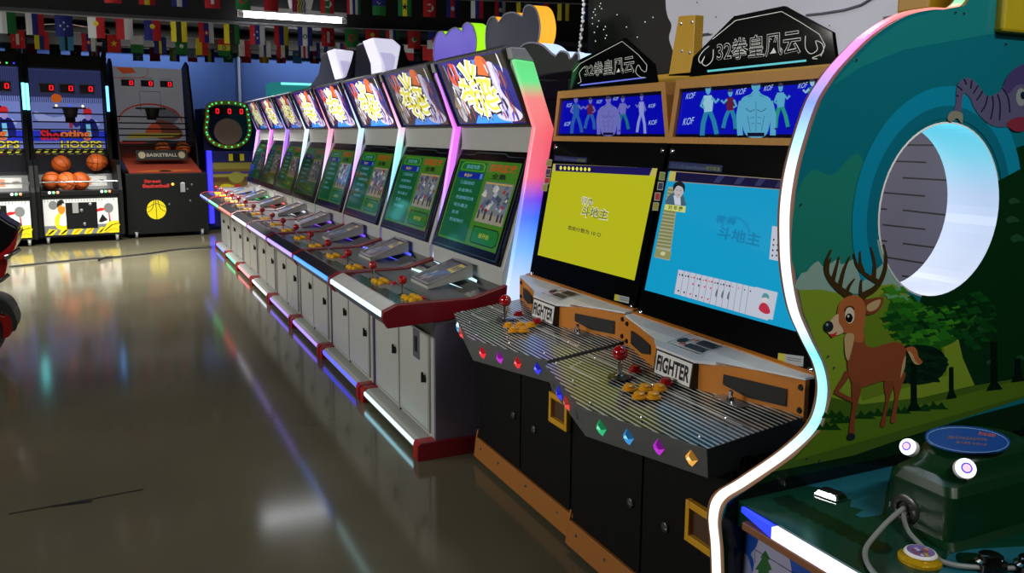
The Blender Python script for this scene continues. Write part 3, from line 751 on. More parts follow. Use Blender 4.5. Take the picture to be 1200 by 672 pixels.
        T('您的分数为 10 ○', (665, 269), (703.5, 278.5), (704.5, 273), (666, 264), G('tx', (70, 74, 40)), 2, .02)
        T('32寸 Game Machine', (652, 187), (676, 189.3), (676.3, 185.6), (652.3, 183.4), M('lab_txt', (90, 110, 140), .4), 3)
        b.ap(px, [(650, 182.3), (688.5, 185), (687.5, 191), (649.3, 188.5)], M('lab_blue', (20, 34, 84), .3), 1)
        T('数字高清', (676.5, 189.4), (686, 190.2), (686.4, 186.4), (676.8, 185.7), M('lab_green', (130, 150, 20), .4), 3)
        stk = [(644, 191), (643, 201.5), (641.5, 211.5), (639, 220)]; bs = [(729, 349.5)]
    else:
        dsp = [(783.5, 201), (966, 215), (941, 391), (755.5, 340)]
        b.ap(px, dsp, G('bg', (18, 160, 208), .85), 1)
        b.ap(px, [(785.5, 200.5), (966, 214.5), (963.5, 226), (783, 212)], G('bar', (26, 24, 70), .6), 2)
        b.ap(px, [(785.5, 200.5), (792.5, 201.2), (790.8, 212.8), (783, 212)], G('end', (196, 190, 90), .8), 3)
        b.al(px, [(786, 200.8), (966, 214.5)], .8, G('edge', (150, 130, 110)), 4); b.al(px, [(783, 212.2), (963, 226)], .8, G('edge', (150, 130, 110)), 4)
        for i in range(4): b.ap(px, [(842 + 24 * i, 205.5 + 1.8 * i), (850 + 24 * i, 206 + 1.8 * i), (843 + 24 * i, 214.5 + 1.8 * i), (836 + 24 * i, 214 + 1.8 * i)], G('glint', (60, 62, 110), .6), 3)
        T = lambda s, bl, br, tr, tl, mat, ly, bold=0.: b.at(quad(*[px(*q) for q in (bl, br, tr, tl)]), s, (0, 0, 1, 1), mat, ly, bold)
        # player list
        b.ap(px, [(783.5, 219), (796, 221), (784.5, 305.5), (766.5, 301.5)], G('lst0', (176, 176, 150), .8), 2)
        for i in range(17):
            y = 221 + i * 4.1; xl = 783.2 - (y - 219) * .206; b.ap(px, [(xl, y), (xl + 12.4 + i * .3, y + 2.3), (xl + 11.8 + i * .3, y + 5), (xl - .4, y + 2.6)], G('lst1', (136, 138, 84), .8), 3)
        b.ap(px, [(768.8, 291), (787, 295.5), (785, 304.5), (767, 300.8)], G('lst2', (150, 152, 96), .8), 4); b.ad(px, (777, 297.5), 3, 2.4, G('lst3', (190, 190, 150)), 5, 12)
        # dealt portrait
        b.ap(px, cr([(781, 240), (783, 231), (790, 226), (800, 228), (803, 236), (803, 241)], 4), G('suit', (66, 92, 110)), 5)
        b.ap(px, [(789.5, 229), (797.5, 230), (798, 241), (791, 240)], G('shirt', (188, 196, 210)), 6)
        b.ap(px, cr([(789.8, 222), (791, 216), (796, 215), (801, 218), (801, 226), (797, 232), (792, 231)], 4), G('skin', (176, 172, 176)), 7)
        b.ap(px, cr([(789.5, 224), (789.5, 217), (793, 213.5), (799, 213.2), (803, 218), (802, 226), (800, 220), (794, 218)], 4), G('hair', (22, 30, 34)), 8)
        for x in (793.5, 797.8): b.ad(px, (x, 223 + (x - 793) * .15), .8, .5, G('eye', (40, 40, 50)), 9, 8)
        b.al(px, [(793.5, 228.6), (797, 229)], .6, G('mouth', (110, 80, 80)), 9)
        b.ap(px, [(780, 239.5), (804, 242), (803, 249.5), (778.5, 246)], G('plate', (196, 200, 110)), 9)
        T('刘 华 健', (783, 245.3), (800, 247.8), (800.7, 242.6), (783.8, 240.5), G('ink', (30, 50, 20)), 10, .02)
        # raised lettering in the table felt
        T('得意', (838, 261), (862, 266), (863.5, 256), (840, 251), G('emb', (14, 132, 182), .85), 2, .03)
        T('斗地主', (840, 279), (890, 290), (893, 274), (843, 264.5), G('emb', (14, 132, 182), .85), 2, .03)
        arc = [(862 + 16 * math.cos(a / 10 * PI), 270 - 15 * math.sin(a / 10 * PI) + 3 * math.cos(a / 10 * PI)) for a in range(0, 11)]
        b.al(px, arc, 3, G('emb2', (20, 146, 196), .85), 2)
        # hand of cards
        cw = G('card', (186, 192, 206), .95); ce = G('carde', (120, 128, 150))
        for i in range(13):
            x0, y0_, x1, y1_ = 795 + i * 6.95, 316 + i * 1.62, 790 + i * 6.95, 344.3 + i * 2.02
            b.ap(px, [(x0, y0_), (x0 + 27, y0_ + 6.3), (x1 + 27, y1_ + 7.4), (x1, y1_)], cw, 2 + i)
            b.al(px, [(x0, y0_), (x1, y1_)], .55, ce, 2.35 + i)
            red = i in (2, 4, 5, 9, 10); mt = G('cred', (206, 30, 50)) if red else G('cblk', (14, 18, 26)); fn = heart if red else spade
            fn(b, px, x0 + 1.6, y0_ + 6, 1.1, mt, 2.6 + i)
            if i < 9:
                fn(b, px, x0 + 4.6, y0_ + 6.4, 1.5, mt, 2.6 + i)
                if i < 6 or i > 8: fn(b, px, x1 + 5, y1_ - 3.5, 1.5, mt, 2.6 + i)
                if 2 <= i < 6: fn(b, px, x0 + 3.2, y0_ + 14, 1.5, mt, 2.6 + i)
                if i >= 6: b.ap(px, cr([(x0 + 2, y0_ + 18), (x0 + 4.5, y0_ + 13), (x0 + 6, y0_ + 18), (x0 + 4.5, y0_ + 22), (x0 + 2, y0_ + 22)], 3), G('court', (96, 104, 110)), 2.6 + i)
        b.ap(px, [(886, 336.5), (912, 343), (906, 375.3), (880.5, 368.8)], cw, 17)
        b.ap(px, cr([(890, 363), (891.5, 357), (896, 355), (901, 359), (903, 367), (897, 368)], 4), G('jack', (176, 44, 66)), 18)
        b.ad(px, (897, 352), 3, 3.6, G('jskin', (200, 190, 196)), 19, 12); b.ap(px, cr([(893.4, 349), (896, 344), (901, 345.5), (902, 350.5), (898, 349)], 3), G('jcap', (80, 140, 150)), 20)
        b.ap(px, [(905, 265), (925, 268), (922, 308), (901.5, 304)], cw, 2)
        for i in range(4):
            for j in range(2): spade(b, px, 907 + j * 5 - i * .6, 281 + i * 6.2, 1.5, G('cblk', (14, 18, 26)), 4)
        b.ap(px, [(784.5, 189), (847, 194), (845.5, 202), (783.2, 197.5)], M('lab_blue', (20, 34, 84), .3), 1)
        T('32寸 LCD Game Machine', (786.5, 196.6), (826, 199.7), (826.5, 194.7), (787, 191.3), M('lab_txt', (90, 110, 140), .4), 3)
        T('数字高清', (827, 199.6), (843.5, 201), (844.2, 196), (827.7, 194.8), M('lab_green', (130, 150, 20), .4), 3)
        stk = [(776.5, 206.5), (774.5, 218), (771, 230.5), (769, 242)]; bs = [(927, 421)]
    for i, (x, y) in enumerate(stk):
        w, h = (3.2, 4.3) if A else (3.4, 5)
        b.ap(px, [(x - w, y - h), (x + w, y - h + .4), (x + w - 1.2, y + h + .2), (x - w - 1.2, y + h - .3)], M('stk_pale', (150, 156, 140), .4), 2)
        b.ap(px, [(x - w + .9, y - h + 1.2), (x + w - .8, y - h + 1.6), (x + w - 1.7, y + h - 1), (x - w - .2, y + h - 1.3)], [M('stk_green', (120, 130, 40), .4), M('stk_navy', (24, 34, 80), .4), M('stk_red', (160, 24, 34), .4), M('stk_olive', (140, 136, 36), .4)][i], 3)
    for x, y in bs:
        w, h = (8.5, 3.6) if A else (15, 6)
        b.ap(px, [(x - w, y - h - 1), (x + w, y - h + 3), (x + w - .8, y + h + 3), (x - w - .8, y + h - 1)], M('stk_grey', (150, 156, 160), .4), 2)
        b.ap(px, [(x - w, y - h - 1), (x - w * .45, y - h), (x - w * .5, y + h), (x - w - .8, y + h - 1)], M('stk_yel', (176, 170, 30), .4), 3)
        for i in range(2): b.al(px, [(x - w * .3, y - h * .3 + i * 2.4), (x + w * .8, y + 1.5 + i * 2.4 - h * .1)], .7, INK, 4)
    b.build('screen', r, world=True, fix=False)
    for y in (.03, FW - .03):
        for t in (.012, .955): b = MB(); b.lathe([(.01, 0), (.009, .005), (.005, .007), (0, .007)], bot_ + sd * t + V((0, y, 0)), n, CHROME, 12); b.build('glass_screw', r, smooth=True)
    b = MB(); b.ext([(.214, .80), (.236, .80), (.236, .812), (.214, .808)], 'y', 0, FW, ORNG); b.build('glass_trim', r)
    # gold framed light box
    x0 = .34; zb_, zt_ = 1.378, 1.585
    fo = [(x0, FW + .004, zb_), (x0, -.004, zb_), (x0 + .0, .034, zt_), (x0 + .0, FW - .034, zt_)]
    bo = [(x0 + .34, FW + .004, zb_), (x0 + .34, -.004, zb_), (x0 + .30, .034, zt_), (x0 + .30, FW - .034, zt_)]
    b = MB(); q = quad(*fo)
    hole = [(.028, .1), (.972, .1), (.966, .855), (.034, .855)]
    O4 = [(0, 0), (1, 0), (1, 1), (0, 1)]
    for i in range(4):
        j = (i + 1) % 4
        b.face([q(*O4[i]), q(*O4[j]), q(*hole[j]), q(*hole[i])], GOLD)
        b.face([q(*hole[i]), q(*hole[j]), q(*hole[j], -.012), q(*hole[i], -.012)], GOLD)
        b.face([fo[i], fo[j], bo[j], bo[i]], GOLDS if i == 2 else GOLD)
    b.face(bo, GOLD); mq = b.build('marquee_frame', r, bevel=.006)
    b = MB(); P0 = o + q(.5, .5, -.010); mp = pxplane(P0, (-1, 0, 0)); mq_ = lambda a, c, d=0: o + q(a, c, -.0115 + d)
    b.ap(mq_, hole, GLOW('fm_edge', (6, 6, 26), .8, .1), 0)
    b.ap(mq_, [(.032, .15), (.968, .15), (.963, .8), (.038, .8)], GLOW('fm%s_blue' % which, (6, 6, 186) if A else (8, 14, 196), .75, .1), 1)
    Gm = lambda nm, col, f=.85: GLOW('fm%s_%s' % (which, nm), col, f, .1)
    c1 = (90, 170, 205) if not A else (110, 110, 190)
    sk, sk2, te, rdm, bl, dk = Gm('skin', c1), Gm('skin2', tuple(int(x * .62) for x in c1)), Gm('teal', (40, 130, 170) if not A else (40, 90, 170)), Gm('maroon', (96, 30, 60)), Gm('pale', (150, 200, 220) if not A else (140, 150, 215)), Gm('dark', (16, 16, 50))
    if not A:
        figure(b, mp, 830, 100, 161, 20, sk, bl, te, 1, Gm); figure(b, mp, 856, 105, 153, 17, sk, rdm, te, 2, Gm)
        figure(b, mp, 886, 96.5, 160, 33, sk, sk2, dk, 0, Gm); figure(b, mp, 915, 98, 152, 17, sk, sk, Gm('green', (40, 150, 130)), 1, Gm); figure(b, mp, 952, 93, 140, 17, bl, te, te, 2, Gm)
        kof = [((803.5, 116.5), (814.5, 115), (815.5, 108), (804.5, 110)), ((800, 147), (813, 145.5), (814, 137), (801, 139)), ((862, 111.5), (874, 110), (875, 103), (863, 105)), ((895, 107), (905.5, 105.5), (906.5, 99), (896, 101)), ((935, 104), (946, 102.5), (947, 96), (936, 98))]
    else:
        figure(b, mp, 675, 113, 158, 14, sk, te, te, 1, Gm); figure(b, mp, 692, 115, 153, 13, sk, rdm, te, 2, Gm)
        figure(b, mp, 713, 113.5, 158.5, 20, sk, sk2, dk, 0, Gm); figure(b, mp, 730, 113, 154, 13, sk, sk, Gm('green', (30, 110, 130)), 1, Gm); figure(b, mp, 752, 110, 158, 11, sk, bl, bl, 2, Gm)
        kof = [((664, 126), (670, 125.5), (670.5, 121), (664.5, 121.5)), ((661, 148), (668.5, 147.5), (669.2, 142.5), (661.7, 143.5)), ((699, 121.5), (705.5, 121), (706, 117), (699.5, 117.5)), ((718.5, 118), (724.5, 117.5), (725, 113.5), (719, 114)), ((760, 126.5), (768.5, 126), (768.3, 121.5), (760, 122.5)), ((760, 146.5), (770.5, 146), (770, 140.5), (760.2, 141.5))]
    for k4 in kof: b.at(quad(*[mp(*p) for p in k4]), 'KOF', (0, 0, 1, 1), Gm('txt', (170, 200, 240)), 6, .0, .25)
    mo = b.build('marquee_art', mq, fix=False)
    for v in mo.data.vertices: v.co -= o
    # black acrylic topper sign
    sx = X0 + x0 + .02; sp = pxplane((sx, 0, 0), (-1, 0, 0))
    if A:
        out = [(668, 104), (671, 80), (678, 70.5), (731, 44.5), (765, 75), (769, 97.5)]; inner = [(672, 84), (680, 74.5), (729, 48.5), (748, 64), (758, 76)]
        tq = ((685, 91), (743.5, 85.5), (743, 63.5), (685, 75.5)); bar = [(680, 100), (755, 91)]
        curls = [[(677, 98), (681, 95), (679, 86), (683, 80), (686, 78)], [(757, 91), (750, 90), (745, 84), (748, 76), (752, 82), (757, 84), (758, 76)]]
    else:
        out = [(808, 90), (812, 67), (860, 19), (918, 7), (925, 11), (975, 38), (980, 74)]; inner = [(835, 46), (862, 24), (916, 13.5), (938, 26), (960, 40), (967, 53), (962, 66)]
        tq = ((840, 73), (938.5, 63), (938.5, 32.5), (840, 48)); bar = [(829, 83.5), (945, 71)]
        curls = [[(836, 58), (835, 70), (828, 77), (823, 74), (826, 66), (821, 74), (819, 68), (824, 60), (831, 54)], [(944, 42), (944, 56), (950, 63), (958, 58), (956, 48), (964, 52), (964, 62), (952, 68), (958, 69)]]
    b = MB(); P = [V(sp(*q)) for q in out]
    b.prism(P, [p + V((.012, 0, 0)) for p in P], ACR)
    wl = M('engraved_white', (200, 204, 200), .4, emit=(200, 205, 200), es=.25)
    s_ = .55 if A else .9
    b.al(sp, inner, s_, wl, 2)
    for c_ in curls: b.al(sp, cr(c_, 4, False), s_, wl, 2)
    q = quad(*[sp(*p) for p in tq]); b.at(q, '32拳皇风云', (0, 0, 1, 1), wl, 2, bold=.024); b.at(q, '32拳皇风云', (.0048, .024, .9952, .976), ACR, 5)
    b.al(sp, bar, 1.6 if A else 2.4, LED('sign_led_%s' % which, (60, 80, 220) if A else (40, 180, 190), .8), 2)
    b.build('topper_sign', r, world=True, fix=False)
    return r


fighter('A', 1.39, 2.385, 'gold framed fighter cabinet with the yellow screen')
fighter('B', 1.365, 1.525, 'gold framed fighter cabinet with the blue card game screen')
# ------------------------------------------------------------------ animal game machine on the right
K = .76                                   # size of this machine against the first measurement
kz = lambda z: EYE - (EYE - z) * K
PYF = 1.11
DR = (.977, PYF, 0)
dm = thing('animal_game_machine', 'round fronted green game machine with a printed deer and a glowing porthole', 'arcade machine', DR)
pp = pxplane((0, PYF, 0), (0, -1, 0))
edge = cr([(849.5, 690), (848, 645), (845.5, 612), (853, 589), (880, 571), (930, 536), (963, 503), (974, 466), (970, 432), (954, 398), (940, 364), (932, 320), (930, 280), (931, 240), (937, 200), (947, 162), (961, 121), (975, 97), (992, 75), (1025, 42), (1060, 20), (1092, 11.5), (1118, 11.5), (1131, 6), (1139, -6), (1141, -22)], 6, False)
outer = [pp(*p) for p in edge]
outer[0] = V((outer[0].x, PYF, .0)); xr = 2.1
outer += [V((xr, PYF, kz(1.83))), V((xr, PYF, 0))]
HC, HR = V((1.909 * K, PYF, kz(1.2185))), .2195 * K
NH = 56
ring = lambda r, y: [V((HC.x + r * math.cos(2 * PI * j / NH), y, HC.z + r * math.sin(2 * PI * j / NH))) for j in range(NH)]
hole = ring(HR, PYF)
sky = M('print_teal', (10, 106, 122), .16); b = MB()
allv = outer + hole; no = len(outer)
_bm = bmesh.new(); _vs = [_bm.verts.new(p) for p in allv]
_es = [_bm.edges.new((_vs[j], _vs[(j + 1) % no])) for j in range(no)] + [_bm.edges.new((_vs[no + j], _vs[no + (j + 1) % NH])) for j in range(NH)]
bmesh.ops.triangle_fill(_bm, use_beauty=True, use_dissolve=False, edges=_es, normal=(0, -1, 0)); _bm.verts.index_update()
tri = [[v.index for v in f.verts] for f in _bm.faces]; _bm.free()
b.mesh(allv, tri, sky)
TH = .04; brown = M('bronze_edge', (128, 82, 52), .5)
back = [p + V((0, TH, 0)) for p in outer]
for j in range(len(outer)): k = (j + 1) % len(outer); b.face([outer[j], outer[k], back[k], back[j]], brown)
b.mesh([p + V((0, TH, 0)) for p in allv], [t[::-1] for t in tri], BLK)
# ---- printed scenery in photo pixels on the panel face; the hole stays clear
A_ = lambda pts, mat, ly=1: b.ap(pp, pts, mat, ly)
S_ = lambda n, c: M('print_' + n, c, .16)


def tap(pts, w0, w1, mat, ly):
    """tapered stroke"""
    Q = [V(p) for p in cr(pts, 4, False)]; n = len(Q); L, R = [], []
    for j in range(n):
        t = (Q[min(j + 1, n - 1)] - Q[max(j - 1, 0)]).normalized(); q = V((-t.y, t.x)) * (w0 + (w1 - w0) * j / (n - 1)) / 2
        L.append(Q[j] + q); R.append(Q[j] - q)
    for j in range(n - 1): A_([tuple(L[j]), tuple(L[j + 1]), tuple(R[j + 1]), tuple(R[j])], mat, ly)


def zx(x, y, s=4): return (900 + x / 4, 260 + y / 4)
def zy(x, y): return (900 + x / 4, 380 + y / 4)


# gentle bands of sky
A_([(976, 100), (994, 78), (1027, 45), (1062, 22), (1098, 12.5), (1131, 6.5), (1139, -6), (1180, -10), (1260, -10), (1260, 46), (1160, 40), (1060, 58), (1010, 78)], S_('teal_light', (24, 122, 126)), 1)
A_(cr([(932, 320), (931, 240), (950, 200), (975, 205), (1005, 180), (1020, 225), (1019, 320), (985, 330)], 4), S_('teal_green', (28, 118, 106)), 1)
# lighter ring round the porthole
for r0, r1, mt in ((1.06, 1.2, S_('ring_dark', (10, 104, 128))), (1.2, 1.42, S_('ring_light', (10, 132, 166)))):
    i0, i1 = ring(HR * r0, PYF - .0012), ring(HR * r1, PYF - .0012)
    for j in range(NH):
        if .3 < 2 * PI * j / NH < 3.6: k = (j + 1) % NH; b.face([i0[j], i0[k], i1[k], i1[j]], mt)
# clouds
A_(cr([zx(150, 250), zx(180, 235), zx(200, 210), zx(235, 185), zx(262, 210), zx(330, 175), zx(345, 200), zx(440, 150), zx(480, 85), zx(530, 95), zx(545, 160), zx(570, 215), zx(600, 262), zx(590, 330), zx(160, 330)], 3), S_('cloud', (128, 160, 152)), 3)
hill = S_('hill', (116, 142, 40)); hill2 = S_('hill_dark', (92, 120, 30)); dkg = S_('forest_unlit', (6, 44, 18)); dk2 = S_('forest_unlit2', (10, 60, 24)); grass = S_('grass', (62, 92, 26)); tuft = S_('tuft', (18, 56, 18))
A_([zx(142, 320), zx(250, 318), zx(330, 335), zx(420, 345), zx(520, 300), zx(585, 290), zx(640, 330), zx(700, 372), zx(760, 400), zx(900, 400), (1155, 480), (1080, 500), (975, 490), (974, 466), (970, 432), (954, 398), (941, 366)], hill, 4)
A_([zx(450, 420), zx(540, 330), zx(600, 330), zx(760, 420), zx(820, 560), (1110, 440), (1010, 470), (1000, 430)], hill2, 5)
A_([(974, 466), (1010, 474), (1080, 466), (1140, 452), (1262, 430), (1262, 446), (1100, 500), (1000, 535), (905, 561), (880, 571), (930, 536), (963, 503)], grass, 5)
A_([(963, 503), (1010, 488), (1100, 470), (1200, 444), (1262, 434), (1262, 446), (1100, 492), (1000, 520), (930, 540)], S_('grass_lit', (78, 110, 26)), 6)
A_([(880, 571), (905, 553), (1000, 534), (1060, 513), (1140, 488), (1262, 456), (1262, 510), (1060, 540), (905, 566)], S_('bank', (8, 34, 14)), 7)
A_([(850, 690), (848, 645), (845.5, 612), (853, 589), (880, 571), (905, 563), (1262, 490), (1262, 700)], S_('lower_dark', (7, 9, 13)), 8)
# forest on the right, its unlit darkness put into the near-black green
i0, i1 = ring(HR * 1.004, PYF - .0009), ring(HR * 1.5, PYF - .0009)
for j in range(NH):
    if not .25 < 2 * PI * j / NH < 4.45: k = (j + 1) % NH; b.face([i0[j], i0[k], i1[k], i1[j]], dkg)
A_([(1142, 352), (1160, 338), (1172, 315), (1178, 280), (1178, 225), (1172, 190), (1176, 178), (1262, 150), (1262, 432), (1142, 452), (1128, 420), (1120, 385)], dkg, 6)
A_([(1168, 190), (1172, 208), (1178, 214), (1174, 222), (1183, 234), (1176, 240), (1186, 252), (1177, 258), (1176, 285), (1171, 300), (1178, 225), (1171, 205)], S_('fir', (8, 40, 20)), 7)
for x, y, s in ((1188, 236, 7), (1186, 258, 8), (1192, 280, 9), (1150, 385, 6), (1142, 404, 5), (1196, 420, 6), (1160, 425, 5)):
    A_(cr([(x - s, y), (x - s * .3, y - s * .6), (x + s * .5, y - s * .4), (x + s, y + s * .2), (x, y + s * .3), (x - s * .4, y + s * .5)], 3), S_('leaf_gap', (30, 70, 44)), 8)
random.seed(11)


def foliage(cx, cy, w, h, n, mats, ly):
    for i in range(n):
        a = random.uniform(0, 2 * PI); rr = random.random() ** .5; x, y = cx + w * rr * math.cos(a), cy + h * rr * math.sin(a); s = random.uniform(4, 9)
        pts = []
        for j in range(9):
            q = 2 * PI * j / 9; k = s * (1 if j % 2 else .6); pts.append((x + k * 1.3 * math.cos(q), y + k * .6 * math.sin(q)))
        if min((px_ - 1101) ** 2 / 74 ** 2 + (py_ - 247) ** 2 / 108 ** 2 for px_, py_ in pts) > 1: A_(pts, random.choice(mats), ly + i % 4)


lit = [S_('leaf1', (34, 104, 26)), S_('leaf2', (52, 122, 28)), S_('leaf3', (24, 84, 22)), S_('leaf4', (16, 64, 22))]
A_(cr([(1040, 372), (1046, 350), (1066, 350), (1090, 360), (1112, 362), (1134, 352), (1144, 372), (1128, 392), (1112, 404), (1086, 410), (1060, 402)], 3), S_('crown', (30, 88, 24)), 7)
A_(cr([(1036, 432), (1050, 412), (1074, 404), (1100, 410), (1110, 428), (1096, 446), (1066, 450)], 3), S_('dcrown', (6, 36, 20)), 11)
foliage(1085, 376, 46, 34, 120, lit, 8)
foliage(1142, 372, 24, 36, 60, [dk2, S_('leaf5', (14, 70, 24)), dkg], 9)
foliage(1050, 345, 10, 14, 12, [S_('leaf_pale', (90, 150, 110)), lit[1]], 12)
foliage(1072, 428, 36, 22, 60, [S_('dleaf1', (6, 34, 22)), S_('dleaf2', (8, 44, 24)), S_('dleaf3', (4, 26, 18))], 12)
for x0, y0, y1, w in ((1070, 425, 480, 8), (1164, 400, 456, 9), (1114, 430, 466, 6), (1192, 420, 446, 8)):
    A_([(x0 - w * .4, y0), (x0 + w * .4, y0), (x0 + w * .45, y1 - 8), (x0 + w * 1.1, y1), (x0 - w, y1 + 2), (x0 - w * .4, y1 - 8)], S_('trunk', (5, 22, 14)), 17)
for x, y in ((985, 492), (970, 500), (1010, 487), (1030, 484), (1052, 481), (1075, 478), (1095, 476), (976, 486)):
    A_([(x - 14, y + 4), (x - 10, y - 3), (x - 6, y + 1), (x - 2, y - 6), (x + 3, y), (x + 8, y - 5), (x + 12, y + 1), (x + 16, y + 4)], tuft, 9)
# the deer
fur, fur2, fur3, cream, antl, dkn = S_('fur', (160, 92, 52)), S_('fur_dark', (116, 60, 36)), S_('fur_red', (128, 66, 40)), S_('cream', (176, 150, 108)), S_('antler', (58, 44, 20)), S_('nose', (28, 36, 44))
D = 20
for pts, w0, w1 in (([(385, 352), (340, 322), (300, 285), (272, 240), (268, 190), (292, 130)], 9, 2), ([(296, 290), (312, 230), (330, 162)], 5.5, 1.5), ([(330, 312), (352, 225), (380, 160)], 5.5, 1.5), ([(360, 338), (380, 295), (402, 266)], 5, 1.5), ([(274, 240), (278, 200), (292, 168)], 4.5, 1.2),
                    ([(428, 378), (445, 345), (490, 318), (522, 280), (545, 220), (548, 160), (536, 104)], 9, 2), ([(518, 285), (450, 245), (412, 200), (398, 146)], 6, 1.5), ([(440, 232), (428, 190), (427, 138)], 5, 1.5), ([(492, 262), (494, 190), (477, 118)], 5.5, 1.5), ([(438, 370), (430, 320), (434, 268)], 5.5, 1.5)):
    tap([zx(*p) for p in pts], w0, w1, antl, D)
# body, legs, tail
Z4 = lambda l: [zy(*p) for p in l]
A_(cr(Z4([(545, 250), (590, 255), (575, 320), (556, 380), (548, 440), (545, 478), (522, 476), (535, 420), (548, 350), (540, 300)]), 3), fur2, D)
A_(cr(Z4([(580, 245), (640, 225), (622, 290), (606, 350), (596, 420), (592, 458), (570, 458), (580, 400), (590, 340), (585, 290)]), 3), fur3, D + 1)
tap(Z4([(372, 225), (335, 285), (312, 316)]), 8, 4, fur2, D); tap(Z4([(308, 314), (345, 335), (412, 366)]), 5.5, 4.5, fur2, D + 1)
A_(cr(Z4([(440, -20), (445, 40), (452, 95), (490, 108), (545, 92), (600, 83), (634, 105), (642, 150), (632, 215), (615, 255), (580, 266), (530, 266), (480, 282), (430, 296), (398, 292), (376, 240), (366, 180), (380, 110), (388, 40), (400, 0)]), 4), fur3, D + 2)
A_(cr(Z4([(398, 20), (392, 60), (384, 110), (368, 160), (358, 140), (352, 80), (358, 50), (380, 30)]), 4), cream, D + 3)
A_(cr(Z4([(640, 150), (636, 200), (622, 240), (615, 250), (622, 200), (632, 160)]), 3), cream, D + 3)
A_(cr(Z4([(392, 270), (432, 285), (424, 340), (408, 400), (402, 460), (398, 520), (374, 520), (380, 450), (390, 380), (388, 320)]), 3), fur2, D + 3)
A_(cr(Z4([(372, 512), (398, 512), (402, 535), (378, 542), (366, 534)]), 3), dkn, D + 4)
A_(cr(Z4([(640, 112), (672, 104), (692, 120), (700, 152), (718, 176), (702, 190), (680, 182), (664, 150), (650, 132)]), 4), fur, D + 3); A_(cr(Z4([(650, 124), (672, 140), (684, 170), (700, 188), (680, 184), (662, 154)]), 3), cream, D + 4)
# head
Z3 = lambda l: [zx(*p) for p in l]
A_(cr(Z3([(440, 372), (470, 360), (530, 353), (528, 392), (500, 425), (452, 432)]), 4), fur2, D + 3); A_(cr(Z3([(458, 392), (490, 372), (522, 364), (512, 398), (484, 418), (462, 416)]), 4), cream, D + 4)
A_(cr(Z3([(345, 362), (378, 346), (412, 346), (440, 368), (452, 402), (450, 445), (442, 500), (440, 560), (400, 560), (392, 524), (345, 520), (318, 512), (312, 480), (318, 430), (326, 390)]), 4), fur, D + 4)
A_(cr(Z3([(322, 430), (326, 470), (344, 500), (345, 520), (310, 532), (284, 528), (268, 500), (280, 470)]), 4), S_('muzzle', (196, 170, 140)), D + 5)
A_(cr(Z3([(392, 524), (398, 545), (384, 610), (370, 650), (356, 620), (354, 560), (366, 530)]), 4), cream, D + 5)
b.ad(pp, zx(278, 490), 5.6, 6.6, dkn, D + 6, 20); b.ad(pp, zx(271, 481), 1.6, 1.8, S_('shine', (120, 140, 150)), D + 7, 10)
A_(cr(Z3([(284, 527), (300, 524), (318, 514), (308, 534), (294, 541)]), 3), S_('tongue', (186, 40, 36)), D + 7)
b.ad(pp, zx(377, 438), 5.6, 9.6, S_('eye_white', (196, 190, 176)), D + 6, 20); b.ad(pp, zx(374, 450), 4.2, 5.4, S_('eye_black', (16, 14, 16)), D + 7, 18); b.ad(pp, zx(370, 442), 1.2, 1.6, S_('eye_white', (196, 190, 176)), D + 8, 10)
b.al(pp, cr(Z3([(350, 420), (362, 400), (388, 398), (398, 410)]), 4, False), 1.3, antl, D + 8)
# elephant head and trunk, cut by the frame
ele, elew = S_('elephant', (84, 82, 116)), S_('elephant_dark', (66, 56, 104))
E1 = lambda l: [(1080 + x / 10, 80 + y / 10) for x, y in l]
A_(cr(E1([(1260, -60), (1160, -40), (1060, 20), (980, 120), (930, 240), (860, 300), (760, 330), (700, 270), (640, 190), (560, 122), (480, 120), (410, 190), (390, 300), (390, 400), (370, 500), (450, 520), (458, 400), (478, 310), (510, 300), (560, 360), (600, 460), (680, 570), (790, 660), (900, 690), (1060, 680), (1260, 640)]), 3), ele, D)
A_(cr(E1([(1260, -60), (1160, -40), (1060, 20), (980, 120), (950, 230), (1010, 300), (1100, 200), (1260, 160)]), 3), elew, D + 1)
A_(cr(E1([(370, 500), (310, 530), (290, 600), (340, 630), (400, 585), (460, 650), (470, 560), (450, 520)]), 3), S_('trunk_tip', (128, 128, 112)), D + 1)
for l in ([(480, 125), (500, 160), (510, 195)], [(575, 140), (568, 190), (562, 240)], [(650, 200), (620, 250), (590, 295)], [(700, 268), (665, 330), (630, 375)], [(760, 325), (735, 430), (685, 510)], [(815, 325), (825, 440), (795, 600)], [(875, 305), (905, 420), (900, 610)], [(935, 235), (1000, 350), (1020, 520)], [(405, 212), (435, 235), (465, 260)], [(392, 320), (420, 330)]):
    b.al(pp, cr(E1(l), 4, False), 1.7, S_('wrinkle', (30, 28, 60)), D + 2)
b.ad(pp, (1195, 114), 6, 10.5, S_('eye_white2', (130, 140, 140)), D + 3, 20); b.ad(pp, (1197.5, 112), 3.4, 4.6, S_('eye_dark2', (10, 34, 46)), D + 4, 14)
A_(cr([(1178, 146), (1186, 139), (1200, 138), (1200, 152), (1188, 154)], 4), S_('mouth2', (120, 40, 60)), D + 4)
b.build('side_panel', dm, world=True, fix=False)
# screws
for x, y in ((1003, 70.5), (1119, 15), (1129, 16), (937.5, 240), (969.5, 418), (976.5, 431), (944.5, 538), (959.5, 540), (1178, 52)):
    b = MB(); b.lathe([(.003, 0), (.0023, .0023), (0, .0027)], pp(x, y), (0, -1, 0), CHROME, 8); b.build('panel_screw', dm, world=True, smooth=True)
